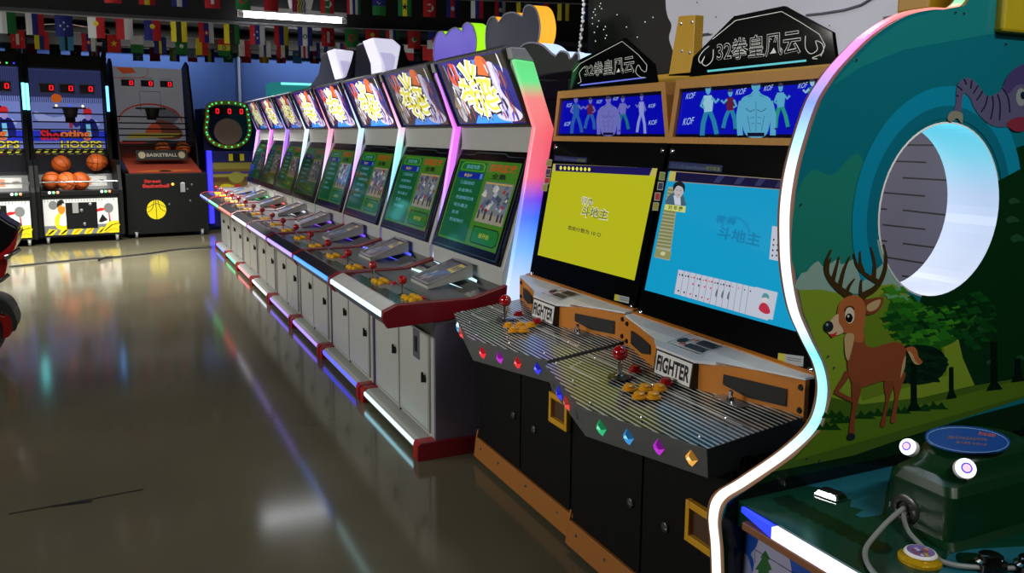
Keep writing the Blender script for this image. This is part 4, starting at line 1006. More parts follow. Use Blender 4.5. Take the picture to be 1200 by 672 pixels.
# running light along the curved edge
neon = GRAD('deer_neon', [(kz(z_), c_) for z_, c_ in [(1.80, (60, 230, 120)), (1.738, (110, 240, 150)), (1.722, (250, 120, 90)), (1.68, (250, 90, 100)), (1.62, (250, 110, 220)), (1.55, (190, 120, 250)), (1.48, (90, 130, 255)), (1.40, (150, 210, 255)), (1.30, (235, 240, 255)), (.95, (225, 245, 255)), (.88, (120, 235, 245)), (.82, (150, 240, 250)), (.70, (140, 235, 240)), (.62, (235, 250, 235)), (.3, (250, 245, 225))]], 1.25, kz(.2), kz(1.8))
b = MB(); n = len(edge); ctr = V((0, 0, 0)); O = outer[:n]; y0, y1 = PYF + .010, PYF + .029
N = []
for j in range(n):
    t = (O[min(j + 1, n - 1)] - O[max(j - 1, 0)]).normalized(); N.append(V((-t.z, 0, t.x)))
for j in range(n - 1):
    a, c = O[j], O[j + 1]; a2, c2 = a + N[j] * .005, c + N[j + 1] * .005
    Y_ = lambda p, y: V((p.x, y, p.z))
    b.face([Y_(a2, y0), Y_(c2, y0), Y_(c2, y1), Y_(a2, y1)], neon); b.face([Y_(a, y0), Y_(c, y0), Y_(c2, y0), Y_(a2, y0)], neon); b.face([Y_(a, y1), Y_(c, y1), Y_(c2, y1), Y_(a2, y1)], neon)
b.build('edge_light', dm, world=True, smooth=True)
# glowing porthole tube
tub = GRAD('porthole_glow', [(kz(z_), c_) for z_, c_ in [(1.0, (205, 215, 240)), (1.25, (180, 205, 240)), (1.36, (110, 215, 240)), (1.45, (70, 215, 245))]], .82, kz(1.0), kz(1.45))
b = MB(); i0, i1, o0, o1 = ring(HR, PYF - .001), ring(HR, PYF + .115), ring(HR + .01, PYF + .002), ring(HR + .01, PYF + .115)
for j in range(NH):
    k = (j + 1) % NH; b.face([i0[j], i0[k], i1[k], i1[j]], tub); b.face([i0[j], i0[k], o0[k], o0[j]], WHITE); b.face([i1[j], i1[k], o1[k], o1[j]], WHITE)
b.build('porthole_tube', dm, world=True, smooth=True)
# slotted inner wall seen through the porthole, and the rest of the housing
gw = M('inner_wall', (112, 110, 136), .45, noise=.3, nscale=4); b = MB(); WX = 1.70
b.box(WX, WX + .02, PYF + .04, 1.5, .6, kz(1.78), gw)
wx = pxplane((WX, 0, 0), (-1, 0, 0))
for (x0, y0), (x1, y1) in (((1060, 170), (1105, 170.5)), ((1048, 189), (1085.5, 190.5)), ((1058, 208.5), (1112.5, 211.5)), ((1036, 226), (1084, 230)), ((1058, 246.5), (1112, 252.5)), ((1034, 263.5), (1084.5, 269)), ((1058, 285.5), (1108, 292)), ((1034, 301), (1084.5, 309)), ((1057, 323.5), (1095, 329)), ((1080, 150.5), (1088, 151)), ((1030, 244.8), (1039.5, 245.5)), ((1030, 282), (1039.5, 283))):
    b.al(wx, [(x0, y0), (x1, y1)], 1.8, INK, 2)
b.build('slotted_wall', dm, world=True, fix=False)
b = MB(); b.box(1.725, 2.1, PYF + .04, 1.5, 0, kz(1.78), M('housing_dark', (24, 40, 46), .5)); b.build('housing', dm, world=True)
# yellow header blocks
b = MB(); p = pp(1165, 38); b.box(p.x, 2.1, PYF - .018, PYF + .045, p.z, kz(1.95), M('header_yellow', (176, 158, 24), .4, noise=.2, nscale=12)); b.build('header_block', dm, world=True, bevel=.006)
b = MB(); p = onY(1088, 11, 1.25); b.box(p.x, p.x + .1, 1.25, 1.33, p.z, kz(1.95), M('header_amber', (176, 130, 20), .4)); b.build('header_block', dm, world=True, bevel=.006)
# ---- deck in front of the panel
DZ, DXF = kz(.556), .977; b = MB()
b.box(DXF + .004, 2.1, .27, PYF, DZ - .045, DZ, M('deck_green', (14, 58, 44), .2))
dp = pxplane((0, 0, DZ), (0, 0, 1)); teal = M('deck_water', (30, 98, 116), .2); dkl = M('deck_leaf', (8, 36, 22), .2)
b.ap(dp, [(912, 560), (1050, 531), (1040, 570), (1034, 604), (1010, 607), (1002, 604), (1012, 598), (996, 594), (998, 586), (975, 580), (962, 572), (948, 570), (930, 566)], teal, 1)
b.ap(dp, [(1100, 672), (1112, 650), (1140, 644), (1215, 640), (1260, 650), (1240, 700), (1100, 700)], teal, 1)
b.ap(dp, cr([(1120, 652), (1125, 648), (1150, 650), (1148, 660), (1124, 660)], 3), dkl, 2)
for i in range(9):
    x, y = 905 + i * 14, 585 + i * 7; b.ap(dp, [(x, y), (x + 20, y - 5), (x + 30, y + 2), (x + 24, y + 9), (x + 8, y + 8)], dkl, 2)
b.build('deck', dm, world=True, fix=False, bevel=0)
b = MB()
dn = M('deck_neon', (200, 200, 255), .3, emit=(235, 235, 255), es=1.6); dnb = M('deck_neon_blue', (60, 60, 220), .3, emit=(30, 60, 255), es=1.3)
b.box(DXF - .009, DXF + .003, .27, 1.01, DZ - .023, DZ - .003, dn); b.prism([(DXF - .009, 1.01, DZ - .023), (DXF + .003, 1.01, DZ - .023), (DXF + .003, 1.01, DZ - .003), (DXF - .009, 1.01, DZ - .003)], [(DXF - .003, 1.092, DZ - .012), (DXF + .003, 1.092, DZ - .012), (DXF + .003, 1.092, DZ - .003), (DXF - .003, 1.092, DZ - .003)], dnb)
b.build('deck_light', dm, world=True)
b = MB(); b.box(DXF - .011, DXF + .005, .27, 1.08, DZ - .038, DZ - .0235, brown); b.build('deck_trim', dm, world=True, bevel=.002)
FX = DXF + .023; b = MB(); b.box(FX, 2.1, .27, PYF, 0, DZ - .046, M('front_blue', (16, 66, 158), .4))
fx = pxplane((FX, 0, 0), (-1, 0, 0))
b.ap(fx, cr([(880, 700), (884, 662), (880, 650), (886, 642), (890, 631), (897, 630), (902, 638), (912, 640), (916, 648), (925, 655), (928, 672), (930, 700)], 3), M('front_cloud', (150, 150, 178), .4), 2)
b.ap(fx, cr([(866, 700), (868, 652), (874, 650), (880, 664), (884, 700)], 3), M('front_cloud2', (130, 134, 176), .4), 1)
b.ap(fx, [(886, 700), (889, 668), (885, 668), (893, 655), (891, 654), (897, 645), (903, 656), (900, 657), (905, 668), (901, 669), (906, 700)], M('front_tree', (26, 84, 34), .4), 3)
b.al(fx, [(885, 660), (885, 644.5), (930, 672)], .9, INK, 3)
b.build('front_panel', dm, world=True, fix=False)
# small clear and chrome fittings on the deck
b = MB(); p = dp(973, 583); b.prism([p + V(q) * K for q in ((-.03, .03, .001), (-.012, -.035, .001), (.03, -.03, .001), (.012, .035, .001))], [p + V(q) * K for q in ((-.02, .02, .018), (-.008, -.024, .018), (.02, -.02, .018), (.008, .024, .018))], CHROME, None, INK); b.build('deck_fitting', dm, world=True, bevel=.003)
clear = M('clear_plastic', (200, 212, 212), .1, alpha=.4)
b = MB(); P = [dp(x, y) for x, y in ((871, 582), (873, 575), (884, 571), (901, 569), (908, 566), (922, 560), (926, 561), (911, 572), (914, 576), (905, 572), (888, 577), (880, 583))]
b.prism([q + V((0, 0, .003)) for q in P], [q + V((0, 0, .0075)) for q in P], clear); tag_o = b.build('clear_plastic_wing', dm, world=True)
# ---- glossy green control pod
GRN = M('pod_green', (5, 44, 19), .3, coat=.12); b = MB()
x0, x1, y0, y1 = 1.53 * K, 1.90 * K, 1.09 * K, 1.255 * K
def rr(x0, x1, y0, y1, r, z, n=5):
    o = []
    for cx, cy, a in ((x1 - r, y1 - r, 0), (x0 + r, y1 - r, PI / 2), (x0 + r, y0 + r, PI), (x1 - r, y0 + r, 1.5 * PI)):
        for j in range(n + 1): o.append((cx + r * math.cos(a + PI / 2 * j / n), cy + r * math.sin(a + PI / 2 * j / n), z))
    return o
def lvl(dx0, dx1, dy0, dy1, r_, z): return rr(x0 + dx0 * K, x1 + dx1 * K, y0 + dy0 * K, y1 + dy1 * K, r_ * K, kz(z))
lv = [lvl(-.012, .02, -.012, .01, .02, .556), lvl(0, 0, 0, 0, .02, .568), lvl(.004, 0, .004, 0, .022, .662), lvl(.012, -.005, .012, -.004, .026, .680), lvl(.035, -.01, .018, -.005, .05, .688), lvl(.045, -.02, .022, -.006, .066, .702), lvl(.058, -.04, .026, -.008, .062, .72), lvl(.078, -.06, .034, -.012, .055, .733), lvl(.095, -.08, .045, -.016, .05, .738)]
for i in range(len(lv) - 1): b.mesh(lv[i] + lv[i + 1], [[j, (j + 1) % 24, 24 + (j + 1) % 24, 24 + j] for j in range(24)], GRN)
b.face(lv[-1], GRN); pod = b.build('control_pod', dm, world=True, smooth=True)
plq = pxplane((0, 0, kz(.7395)), (0, 0, 1)); b = MB()
cxp, cyp = 1134, 516
e = [(cxp + 50 * math.cos(t * PI / 20) + 0, cyp + 15 * math.sin(t * PI / 20) + 4 * math.cos(t * PI / 20)) for t in range(40)]
P = [plq(*q) for q in e]; b.prism([p + V((0, 0, -.002)) for p in P], [p + V((0, 0, .002)) for p in P], M('plaque_blue', (26, 70, 150), .3))
pl2 = pxplane((0, 0, kz(.7395) + .0024), (0, 0, 1)); b.al(pl2, [(cxp + (q[0] - cxp) * .95, cyp + (q[1] - cyp) * .94) for q in e], 1., M('plaque_rim', (110, 150, 200), .3), 0, True)
def TP(s, x, y, w, h, mat): b.at(quad(pl2(x, y + h + 2), pl2(x + w, y + h + 5), pl2(x + w + 1, y + 5), pl2(x + 1, y + 2)), s, (0, 0, 1, 1), mat, .5)
TP('游戏说明', 1146, 504, 20, 4, M('plaque_orange', (210, 100, 50), .4)); TP('请投币开始游戏选择动物', 1110, 509, 46, 3.2, M('plaque_tan', (150, 110, 90), .4)); TP('按下按钮 发射小球', 1120, 515, 36, 3, M('plaque_tan', (150, 110, 90), .4))
b.build('instruction_plaque', dm, world=True, fix=False)
def lampbtn(x, y, z, nrm, r):
    p = onZ(x, y, kz(z)); r *= K; nrm = V(nrm).normalized(); W_ = M('button_glow', (240, 240, 245), .3, emit=(250, 250, 255), es=1.3); Bl = M('button_blue', (60, 60, 190), .3, emit=(80, 80, 210), es=.8); Pk = M('button_pink', (230, 170, 190), .3, emit=(240, 190, 205), es=.9)
    q = MB(); q.lathe([(r * 1.1, -.009), (r * 1.1, .003), (r, .007), (r * .6, .0078), (r * .6, .0081), (r * .42, .0081), (r * .42, .0086), (0, .0086)], p, nrm, [WHITE, W_, W_, Bl, Bl, Pk, Pk], 24); q.build('lit_button', dm, world=True, smooth=True)
lampbtn(1065, 524.5, .717, (-.9, -.1, .45), .017); lampbtn(1131, 549.5, .717, (-.55, -.75, .5), .019)
# cable port and cable
p = onX(1061, 597, 1.532 * K)
b = MB(); b.lathe([(.026, -.003), (.026, .003), (.02, .006), (.014, .005), (.014, .001), (0, .001)], p, (-1, 0, 0), [STEEL, M('port_ring', (60, 62, 62), .3, .6), M('port_ring', (60, 62, 62), .3, .6), INK, INK], 24); b.build('cable_port', dm, world=True, smooth=True)
cab = M('grey_cable', (128, 134, 132), .5)
b = MB(); pts = [p + V((.0, 0, 0)), p + V((-.009, -.002, .003)), onZ(1040, 612, kz(.592)), onZ(1022, 632, kz(.575)), onZ(1014, 645, kz(.568)), onZ(1016, 660, kz(.566)), onZ(1026, 674, kz(.566)), onZ(1040, 690, kz(.566))]
b.tube(cr([tuple(q) for q in pts], 5, False), .004, cab, 8); b.build('cable', dm, world=True, smooth=True)
b = MB(); pts = [p + V((.0, -.003, -.003)), p + V((-.009, -.005, -.008)), onZ(1064, 622, kz(.572)), onZ(1078, 638, kz(.566)), onZ(1094, 653, kz(.565)), onZ(1112, 661, kz(.565)), onZ(1140, 665, kz(.565)), onZ(1215, 667, kz(.565))]
b.tube(cr([tuple(q) for q in pts], 5, False), .0037, cab, 8); b.build('cable', dm, world=True, smooth=True)
p = onZ(1078, 657, DZ); GR = M('gold_ring', (206, 166, 16), .25, .3, noise=.5, nscale=300, bump=.5)
b = MB(); b.lathe([(.032, 0), (.032, .0046), (.0243, .009), (.0243, .012), (.022, .015), (.0198, .0156), (.0194, .0144), (0, .0144)], p, (0, 0, 1), [GR, GR, GR, WHITE, WHITE, M('button_face', (120, 104, 170), .25), M('button_face', (120, 104, 170), .25)], 28)
bm_ = frame(p + V((0, 0, .0148)), (1, 0, 0), (0, 1, 0)); random.seed(3)
for i in range(16):
    a, q = random.uniform(0, 6.28), random.uniform(.0015, .015); x, y, s = q * math.cos(a), q * math.sin(a), .0038
    b.ap(bm_, [(x - s, y - s * .5), (x + s * .5, y - s), (x + s, y + s * .6), (x - s * .2, y + s)], [M('bf1', (190, 180, 220), .3), M('bf2', (150, 70, 80), .3), M('bf3', (60, 56, 120), .3), M('bf4', (180, 160, 60), .3)][i % 4], 1)
b.build('prize_button', dm, world=True, smooth=True)
for x, y in ((1160, 668), (1207, 672)):
    p = onZ(x, y, DZ); b = MB(); b.lathe([(.023, 0), (.023, .014), (.018, .017), (.017, .023), (.015, .0245), (0, .0245)], p, (0, 0, 1), [BLKG, CHROME, BLKG, BLKG, BLKG], 20); b.build('knob', dm, world=True, smooth=True)
# ------------------------------------------------------------------ basketball machines along the blue wall
HR_ = math.radians(6); HWD = .99
HB = M('hoop_black', (6, 9, 9), .55); HB.node_tree.nodes['Principled BSDF'].inputs['Specular IOR Level'].default_value = .25; BBALL = M('basketball_orange', (226, 106, 36), .5, noise=.15, nscale=60); SEAM = M('ball_seam', (40, 18, 10), .6)
DIG = M('red_digit', (60, 0, 0), .3, emit=(255, 20, 36), es=1.6); DIGB = M('digit_back', (26, 6, 8), .2)
YP, RP, WP, GP, OP = M('print_yellow', (214, 196, 20), .4), M('print_red', (190, 24, 30), .4), M('print_white', (200, 202, 200), .4), M('print_grey', (110, 114, 114), .4), M('print_orange', (216, 126, 24), .4)
CYT = LED('cyan_tube', (110, 235, 240), 3.2); BLT = LED('blue_tube', (90, 170, 255), 3.2)


def zero(b, m, x, y, w, h, ly=4):
    for pts in ([(x - w, y - h), (x + w, y - h)], [(x - w, y + h), (x + w, y + h)], [(x - w, y - h), (x - w, y + h)], [(x + w, y - h), (x + w, y + h)]): b.al(m, pts, w * .75, DIG, ly)


def wheels(r, w):
    for x in (.1, w - .1):
        b = MB(); b.lathe([(.034, -.015), (.04, -.008), (.04, .008), (.034, .015)], (x, .0, .04), (1, 0, 0), M('castor_grey', (120, 122, 120), .35), 16); b.box(x - .022, x + .022, -.02, .05, .06, .085, STEEL); b.build('castor', r, bevel=.002)


def bars(r, w, y, zs, x0=.06):
    for z in zs:
        b = MB(); b.tube([(x0, y, z), (w - x0, y, z)], .009, HB, 8); b.build('cage_bar', r, smooth=True)


def hoop(r, x, y, z, dark=True):
    b = MB(); ring = [(x + .14 * math.cos(a * PI / 12), y - .16 + .14 * math.sin(a * PI / 12), z) for a in range(25)]
    b.tube(ring, .009, M('rim_black', (30, 26, 24), .4), 8, caps=False); b.box(x - .2, x + .2, y - .04, y - .01, z - .01, z + .012, HB)
    b.lathe([(.1, 0), (.075, -.12), (.07, -.125)], (x, y - .16, z), (0, 0, 1), M('hoop_net', (18, 18, 20), .6), 14)
    b.build('hoop', r, smooth=True)


def cap_player(b, m, cx, cy, s, G):
    """cartoon player with a red cap and navy jacket"""
    b.ap(m, cr([(cx - .5 * s, cy - .9 * s), (cx - .42 * s, cy - .2 * s), (cx - .18 * s, cy - .02 * s), (cx + .16 * s, cy - .02 * s), (cx + .45 * s, cy - .2 * s), (cx + .55 * s, cy - .9 * s)], 3), G('navy', (18, 24, 96)), 3)
    b.ap(m, [(cx - .12 * s, cy - .9 * s), (cx - .16 * s, cy - .3 * s), (cx + .1 * s, cy - .3 * s), (cx + .14 * s, cy - .9 * s)], G('tee', (110, 190, 220)), 4)
    b.ad(m, (cx, cy + .12 * s), .2 * s, .24 * s, G('face', (150, 130, 196)), 4, 14); b.ap(m, cr([(cx - .24 * s, cy + .2 * s), (cx - .2 * s, cy + .44 * s), (cx + .14 * s, cy + .46 * s), (cx + .24 * s, cy + .22 * s)], 3), G('cap', (190, 34, 44)), 5)
    b.al(m, [(cx - .4 * s, cy - .22 * s), (cx - .75 * s, cy - .36 * s), (cx - 1. * s, cy - .1 * s)], .22 * s, G('sleeve', (26, 34, 110)), 3)
    b.ap(m, [(cx - 1.1 * s, cy - .1 * s), (cx - .9 * s, cy - .1 * s), (cx - .95 * s, cy - .5 * s), (cx - 1.15 * s, cy - .5 * s)], G('mitt', (150, 40, 60)), 3)


def hoops_machine(px_mid, label, lit, tubes):
    c = onZ(*px_mid, 0); e1 = V((math.cos(HR_), math.sin(HR_), 0)); w = HWD
    r = thing('basketball_machine', label, 'arcade machine', c - e1 * (w / 2), HR_, 'basketball machines with the cartoon player')
    b = MB(); b.box(.05, w - .05, .0, .55, .08, .64, HB); b.box(.05, w - .05, .55, 1.9, .08, .5, HB); b.box(0.05, w - .05, -.012, .03, .60, .665, HB); b.build('cabinet', r, bevel=.006)
    sd = [(-.01, .08), (-.01, .66), (.03, .72), (.1, .98), (.2, 1.04), (.85, 1.04), (.95, 2.42), (1.25, 2.42), (1.9, 1.9), (1.9, .08)]
    for x in (0, w - .05):
        b = MB(); b.ext(sd, 'x', x, x + .05, HB); b.build('side_frame', r, bevel=.006)
    b = MB(); b.box(.05, w - .05, .97, 1.25, 2.24, 2.42, HB); b.build('header', r, bevel=.006)
    # printed front
    m = quad((.07, -.002, .10), (w - .07, -.002, .10), (w - .07, -.002, .56), (.07, -.002, .56)); b = MB()
    b.ar(m, 0, .02, 1, 1, WP, 1); b.ar(m, 0, .02, 1, .28, GP, 1.5)
    for i in range(24): b.ar(m, .02 + i * .04, .93, .03 + i * .04, .99, GP, 2)
    b.ad(m, (.13, .84), .06, .12, GP, 2, 18); b.ad(m, (.87, .72), .065, .14, GP, 3, 20); b.ad(m, (.87, .9), .07, .07, M('cap_white', (226, 228, 226), .4), 2, 16)
    b.al(m, [(.87, .58), (.885, .2)], .018, RP, 3); b.al(m, [(.875, .4), (.89, .2)], .02, INK, 4)
    # player bust left, second player right
    b.ap(m, cr([(.16, .2), (.14, .45), (.18, .6), (.26, .58), (.31, .3), (.28, .16)], 3), YP, 4); b.ap(m, cr([(.2, .3), (.22, .55), (.28, .56), (.3, .3)], 3), M('cap_white', (226, 228, 226), .4), 5)
    b.ad(m, (.235, .74), .05, .15, OP, 5, 16); b.ap(m, cr([(.18, .78), (.19, .94), (.25, .99), (.28, .86), (.22, .84)], 3), INK, 6); b.ap(m, [(.24, .8), (.29, .8), (.29, .88), (.25, .88)], WP, 7)
    b.ap(m, [(.7, .62), (.8, .66), (.83, .72), (.75, .73), (.71, .7)], RP, 5); b.ap(m, cr([(.72, .32), (.72, .56), (.78, .64), (.85, .5), (.85, .3)], 3), M('cap_white', (226, 228, 226), .4), 4); b.ap(m, [(.74, .36), (.83, .36), (.84, .42), (.78, .5), (.75, .44)], OP, 5); b.ap(m, [(.72, .34), (.76, .32), (.85, .38), (.78, .56)], INK, 5)
    for i in range(6):
        x = i * .17; b.ap(m, [(x, .02), (x + .1, .02), (x + .17, .16 + .1 * (i % 2)), (x + .06, .2)], YP, 6); b.ap(m, [(x + .03, .04), (x + .06, .04), (x + .14, .16), (x + .1, .16)], INK if i in (0, 1, 4, 5) else OP, 7)
    b.ap(m, [(.75, .04), (1, .02), (1, .36), (.86, .34)], YP, 8); b.al(m, [(.8, .08), (.9, .24), (.99, .28)], .02, INK, 9); b.al(m, [(.82, .05), (.93, .14), (.99, .1)], .02, OP, 9)
    b.ar(m, .29, .17, .71, .9, HB, 8); b.build('front_graphic', r, fix=False)
    b = MB(); b.box(.07 + .38 * (w - .14), .07 + .46 * (w - .14), -.02, -.004, .38, .52, M('coin_plate', (170, 172, 172), .35, .5)); b.build('coin_plate', r, bevel=.002)
    for q in ((.5, .68), (.62, .84), (.53, .3)): b = MB(); b.lathe([(.022, 0), (.018, .01), (.006, .016), (0, .016)], (.07 + q[0] * (w - .14), -.006, .10 + .46 * q[1]), (0, -1, 0), STEEL, 12); b.build('lock', r, smooth=True)
    for i, x in enumerate((.2, w - .2)):
        for k, c_ in enumerate(((240, 245, 245), (60, 230, 130), (250, 110, 40))):
            b = MB(); b.lathe([(.018, 0), (.016, .012), (0, .016)], (x - .05 + k * .045, -.015, .645), (0, -1, .3), LED('ledge_led_%d' % k, c_, 1.3), 10); b.build('start_light', r, smooth=True)
    # ball tray sloping up, printed strips and front rail
    tp = [(.05, .645), (.56, .645), (.64, .845), (1.0, .878)]
    b = MB(); b.ext(tp + [(1.0, .6), (.05, .58)], 'x', .05, w - .05, M('tray_grey', (58, 62, 66), .35))
    for (ya, za), (yb, zb2), y0, y1 in ((tp[0], tp[1], .1, .45), (tp[1], tp[2], .2, .85)):
        m = quad((.06, ya, za + .001), (w - .06, ya, za + .001), (w - .06, yb, zb2 + .001), (.06, yb, zb2 + .001))
        b.ar(m, .3, y0, .93, y1, WP, 1); b.ar(m, .45, y0 + .08, .72, y1 - .08, M('strip_orange', (206, 120, 60), .4), 2); b.at(m, 'Shooting', (.48, y0 + .1, .7, y1 - .1), RP, 3, .02); b.ad(m, (.86, (y0 + y1) / 2), .06, .1, M('strip_navy', (30, 30, 60), .4), 2, 12)
    b.build('ball_tray', r, fix=False)
    b = MB(); b.tube([(.05, .03, .775), (w - .05, .03, .775)], .011, CHROME, 8); b.build('front_rail', r, smooth=True)
    b = MB(); b.box(.05, w - .05, 1.0, 1.04, .6, 1.1, M('back_dark', (26, 24, 40), .5)); b.build('tray_back', r)
    # glowing backboard
    m = quad((.06, 1.08, 1.06), (w - .06, 1.08, 1.06), (w - .06, 1.2, 2.24), (.06, 1.2, 2.24)); s = lit
    G = lambda n, c_, f=1.: GLOW('bb%d_%s' % (int(lit * 100), n), c_, f * s, .3)
    b = MB(); b.prism([m(0, 0), m(1, 0), m(1, 1), m(0, 1)], [m(0, 0, -.03), m(1, 0, -.03), m(1, 1, -.03), m(0, 1, -.03)], HB)
    b.ar(m, .0, .0, 1, 1, G('bg', (120, 134, 205), .8), 1); b.ar(m, 0, .68, 1, 1, G('bgu', (56, 62, 108), .8), 1.5)
    for i in range(34): b.ar(m, i / 34 + .004, .62, i / 34 + .014, .98, G('rib', (40, 46, 84), .7), 2)
    b.ar(m, 0, .18, 1, .3, G('band', (36, 50, 190)), 2)
    b.ap(m, cr([(.05, .52), (.3, .45), (.6, .5), (.9, .42), (.9, .36), (.5, .4), (.1, .4)], 3), G('mist', (150, 160, 215)), 2)
    b.ap(m, cr([(.28, .68), (.34, .72), (.42, .7), (.42, .64), (.32, .62)], 3), G('flame', (190, 90, 30)), 3)
    cap_player(b, m, .78, .45, .24, G)
    b.at(m, 'Shooting', (.1, .185, .8, .32), G('ink', (20, 10, 30)), 6, .09); b.at(m, 'Sho', (.1, .19, .36, .31), G('red', (206, 34, 44)), 7, .04); b.at(m, 'oting', (.37, .19, .8, .31), G('red2', (216, 110, 50)), 7, .04)
    b.at(m, 'HOOPS', (.36, .1, .96, .19), G('ink', (20, 10, 30)), 8, .09); b.at(m, 'HOOPS', (.37, .105, .95, .185), G('yel', (226, 206, 60)), 9, .03)
    b.ar(m, 0, .0, 1, .1, G('dk', (24, 24, 30)), 3)
    for i in range(9):
        x = .02 + i * .108; b.ap(m, [(x, .05), (x + .05, .05), (x + .085, .085), (x + .03, .085)], G('y2', (214, 206, 60)), 5); b.ap(m, [(x + .01, .01), (x + .08, .01), (x + .09, .035), (x + .02, .035)], G('y2', (214, 206, 60)) if i % 3 else G('red', (206, 34, 44)), 5)
    b.build('backboard', r, fix=False)
    for cx in (.24, .51, .79):
        b = MB(); p = m(cx, .78, .01); b.box(p.x - .1, p.x + .1, p.y - .02, p.y + .01, p.z - .07, p.z + .07, M('display_frame', (96, 100, 130), .4))
        q = quad((p.x - .085, p.y - .0205, p.z - .055), (p.x + .085, p.y - .0205, p.z - .055), (p.x + .085, p.y - .0205, p.z + .055), (p.x - .085, p.y - .0205, p.z + .055)); b.ar(q, 0, 0, 1, 1, DIGB, 1)
        zero(b, q, .78, .55, .11, .27); b.build('score_display', r, fix=False)
    hoop(r, w * .52, 1.12, 1.72)
    b = MB(); p = (w * .52, 1.04, 1.6); b.box(p[0] - .06, p[0] + .06, 1.03, 1.09, 1.52, 1.68, HB); b.build('hoop_sensor', r, bevel=.004)
    for i in range(3):
        b = MB(); b.ball((w * .36 + .16 * i, 1.06, 1.75), .016, LED('hoop_led_%d' % (i % 2), [(240, 230, 170), (60, 70, 255)][i % 2], 1.6), 8); b.build('hoop_light', r, smooth=True)
    bars(r, w, .93, (1.64, 1.53, 1.43, 1.33, 1.24, 1.15))
    for x, mt in zip((.02, w - .02), tubes):
        b = MB(); b.tube([(x, .84, 1.68), (x, .87, 2.02)], .018, mt, 10); b.build('side_light', r, smooth=True)
    # raised loudspeakers joined by a bowed tube
    for s_, x in ((-1, .085), (1, w - .085)):
        b = MB(); b.ext([(.95, 2.4), (1.1, 2.4), (.5, 2.74), (.42, 2.70)], 'x', x - .08 * (1 if s_ < 0 else -1) - .03 * 0, x - .08 * (1 if s_ < 0 else -1) + .05 * (1 if s_ < 0 else -1), HB); b.build('speaker_arm', r)
        b = MB(); b.prism([(x - .08, .34, 2.55), (x + .08, .34, 2.55), (x + .08, .34, 2.70), (x - .08, .34, 2.70)], [(x - .06, .52, 2.58), (x + .06, .52, 2.58), (x + .06, .52, 2.68), (x - .06, .52, 2.68)], HB); b.lathe([(.055, 0), (.05, -.01), (.02, -.012), (0, -.006)], (x, .34, 2.625), (0, 1, 0), BLKG, 16); b.build('speaker', r, bevel=.006)
    b = MB(); b.tube([(.08, .42, 2.68), (.25, .36, 2.735), (w / 2, .34, 2.76), (w - .25, .36, 2.735), (w - .08, .42, 2.68)], .012, CHROME, 8); b.build('arch_tube', r, smooth=True)
    b = MB()
    for i in range(11): b.ball((.1 + i * (w - .2) / 10, .96, 2.27), .012, LED('dot_%d' % (i % 4), [(250, 160, 130), (60, 240, 100), (60, 40, 255), (250, 80, 100)][i % 4], 1.4 if lit > .9 else .02), 8)
    if lit > .9: b.build('running_lights', r, smooth=True)
    wheels(r, w)
    return r


hm1 = hoops_machine((-9, 291.5), 'basketball machine cut by the left edge of the photo, row of coloured dots on top', 1.0, (CYT, CYT))
hm2 = hoops_machine((98, 284.3), 'basketball machine with red-capped player, between the one cut by the frame and the grey-backboard one', .72, (CYT, BLT))


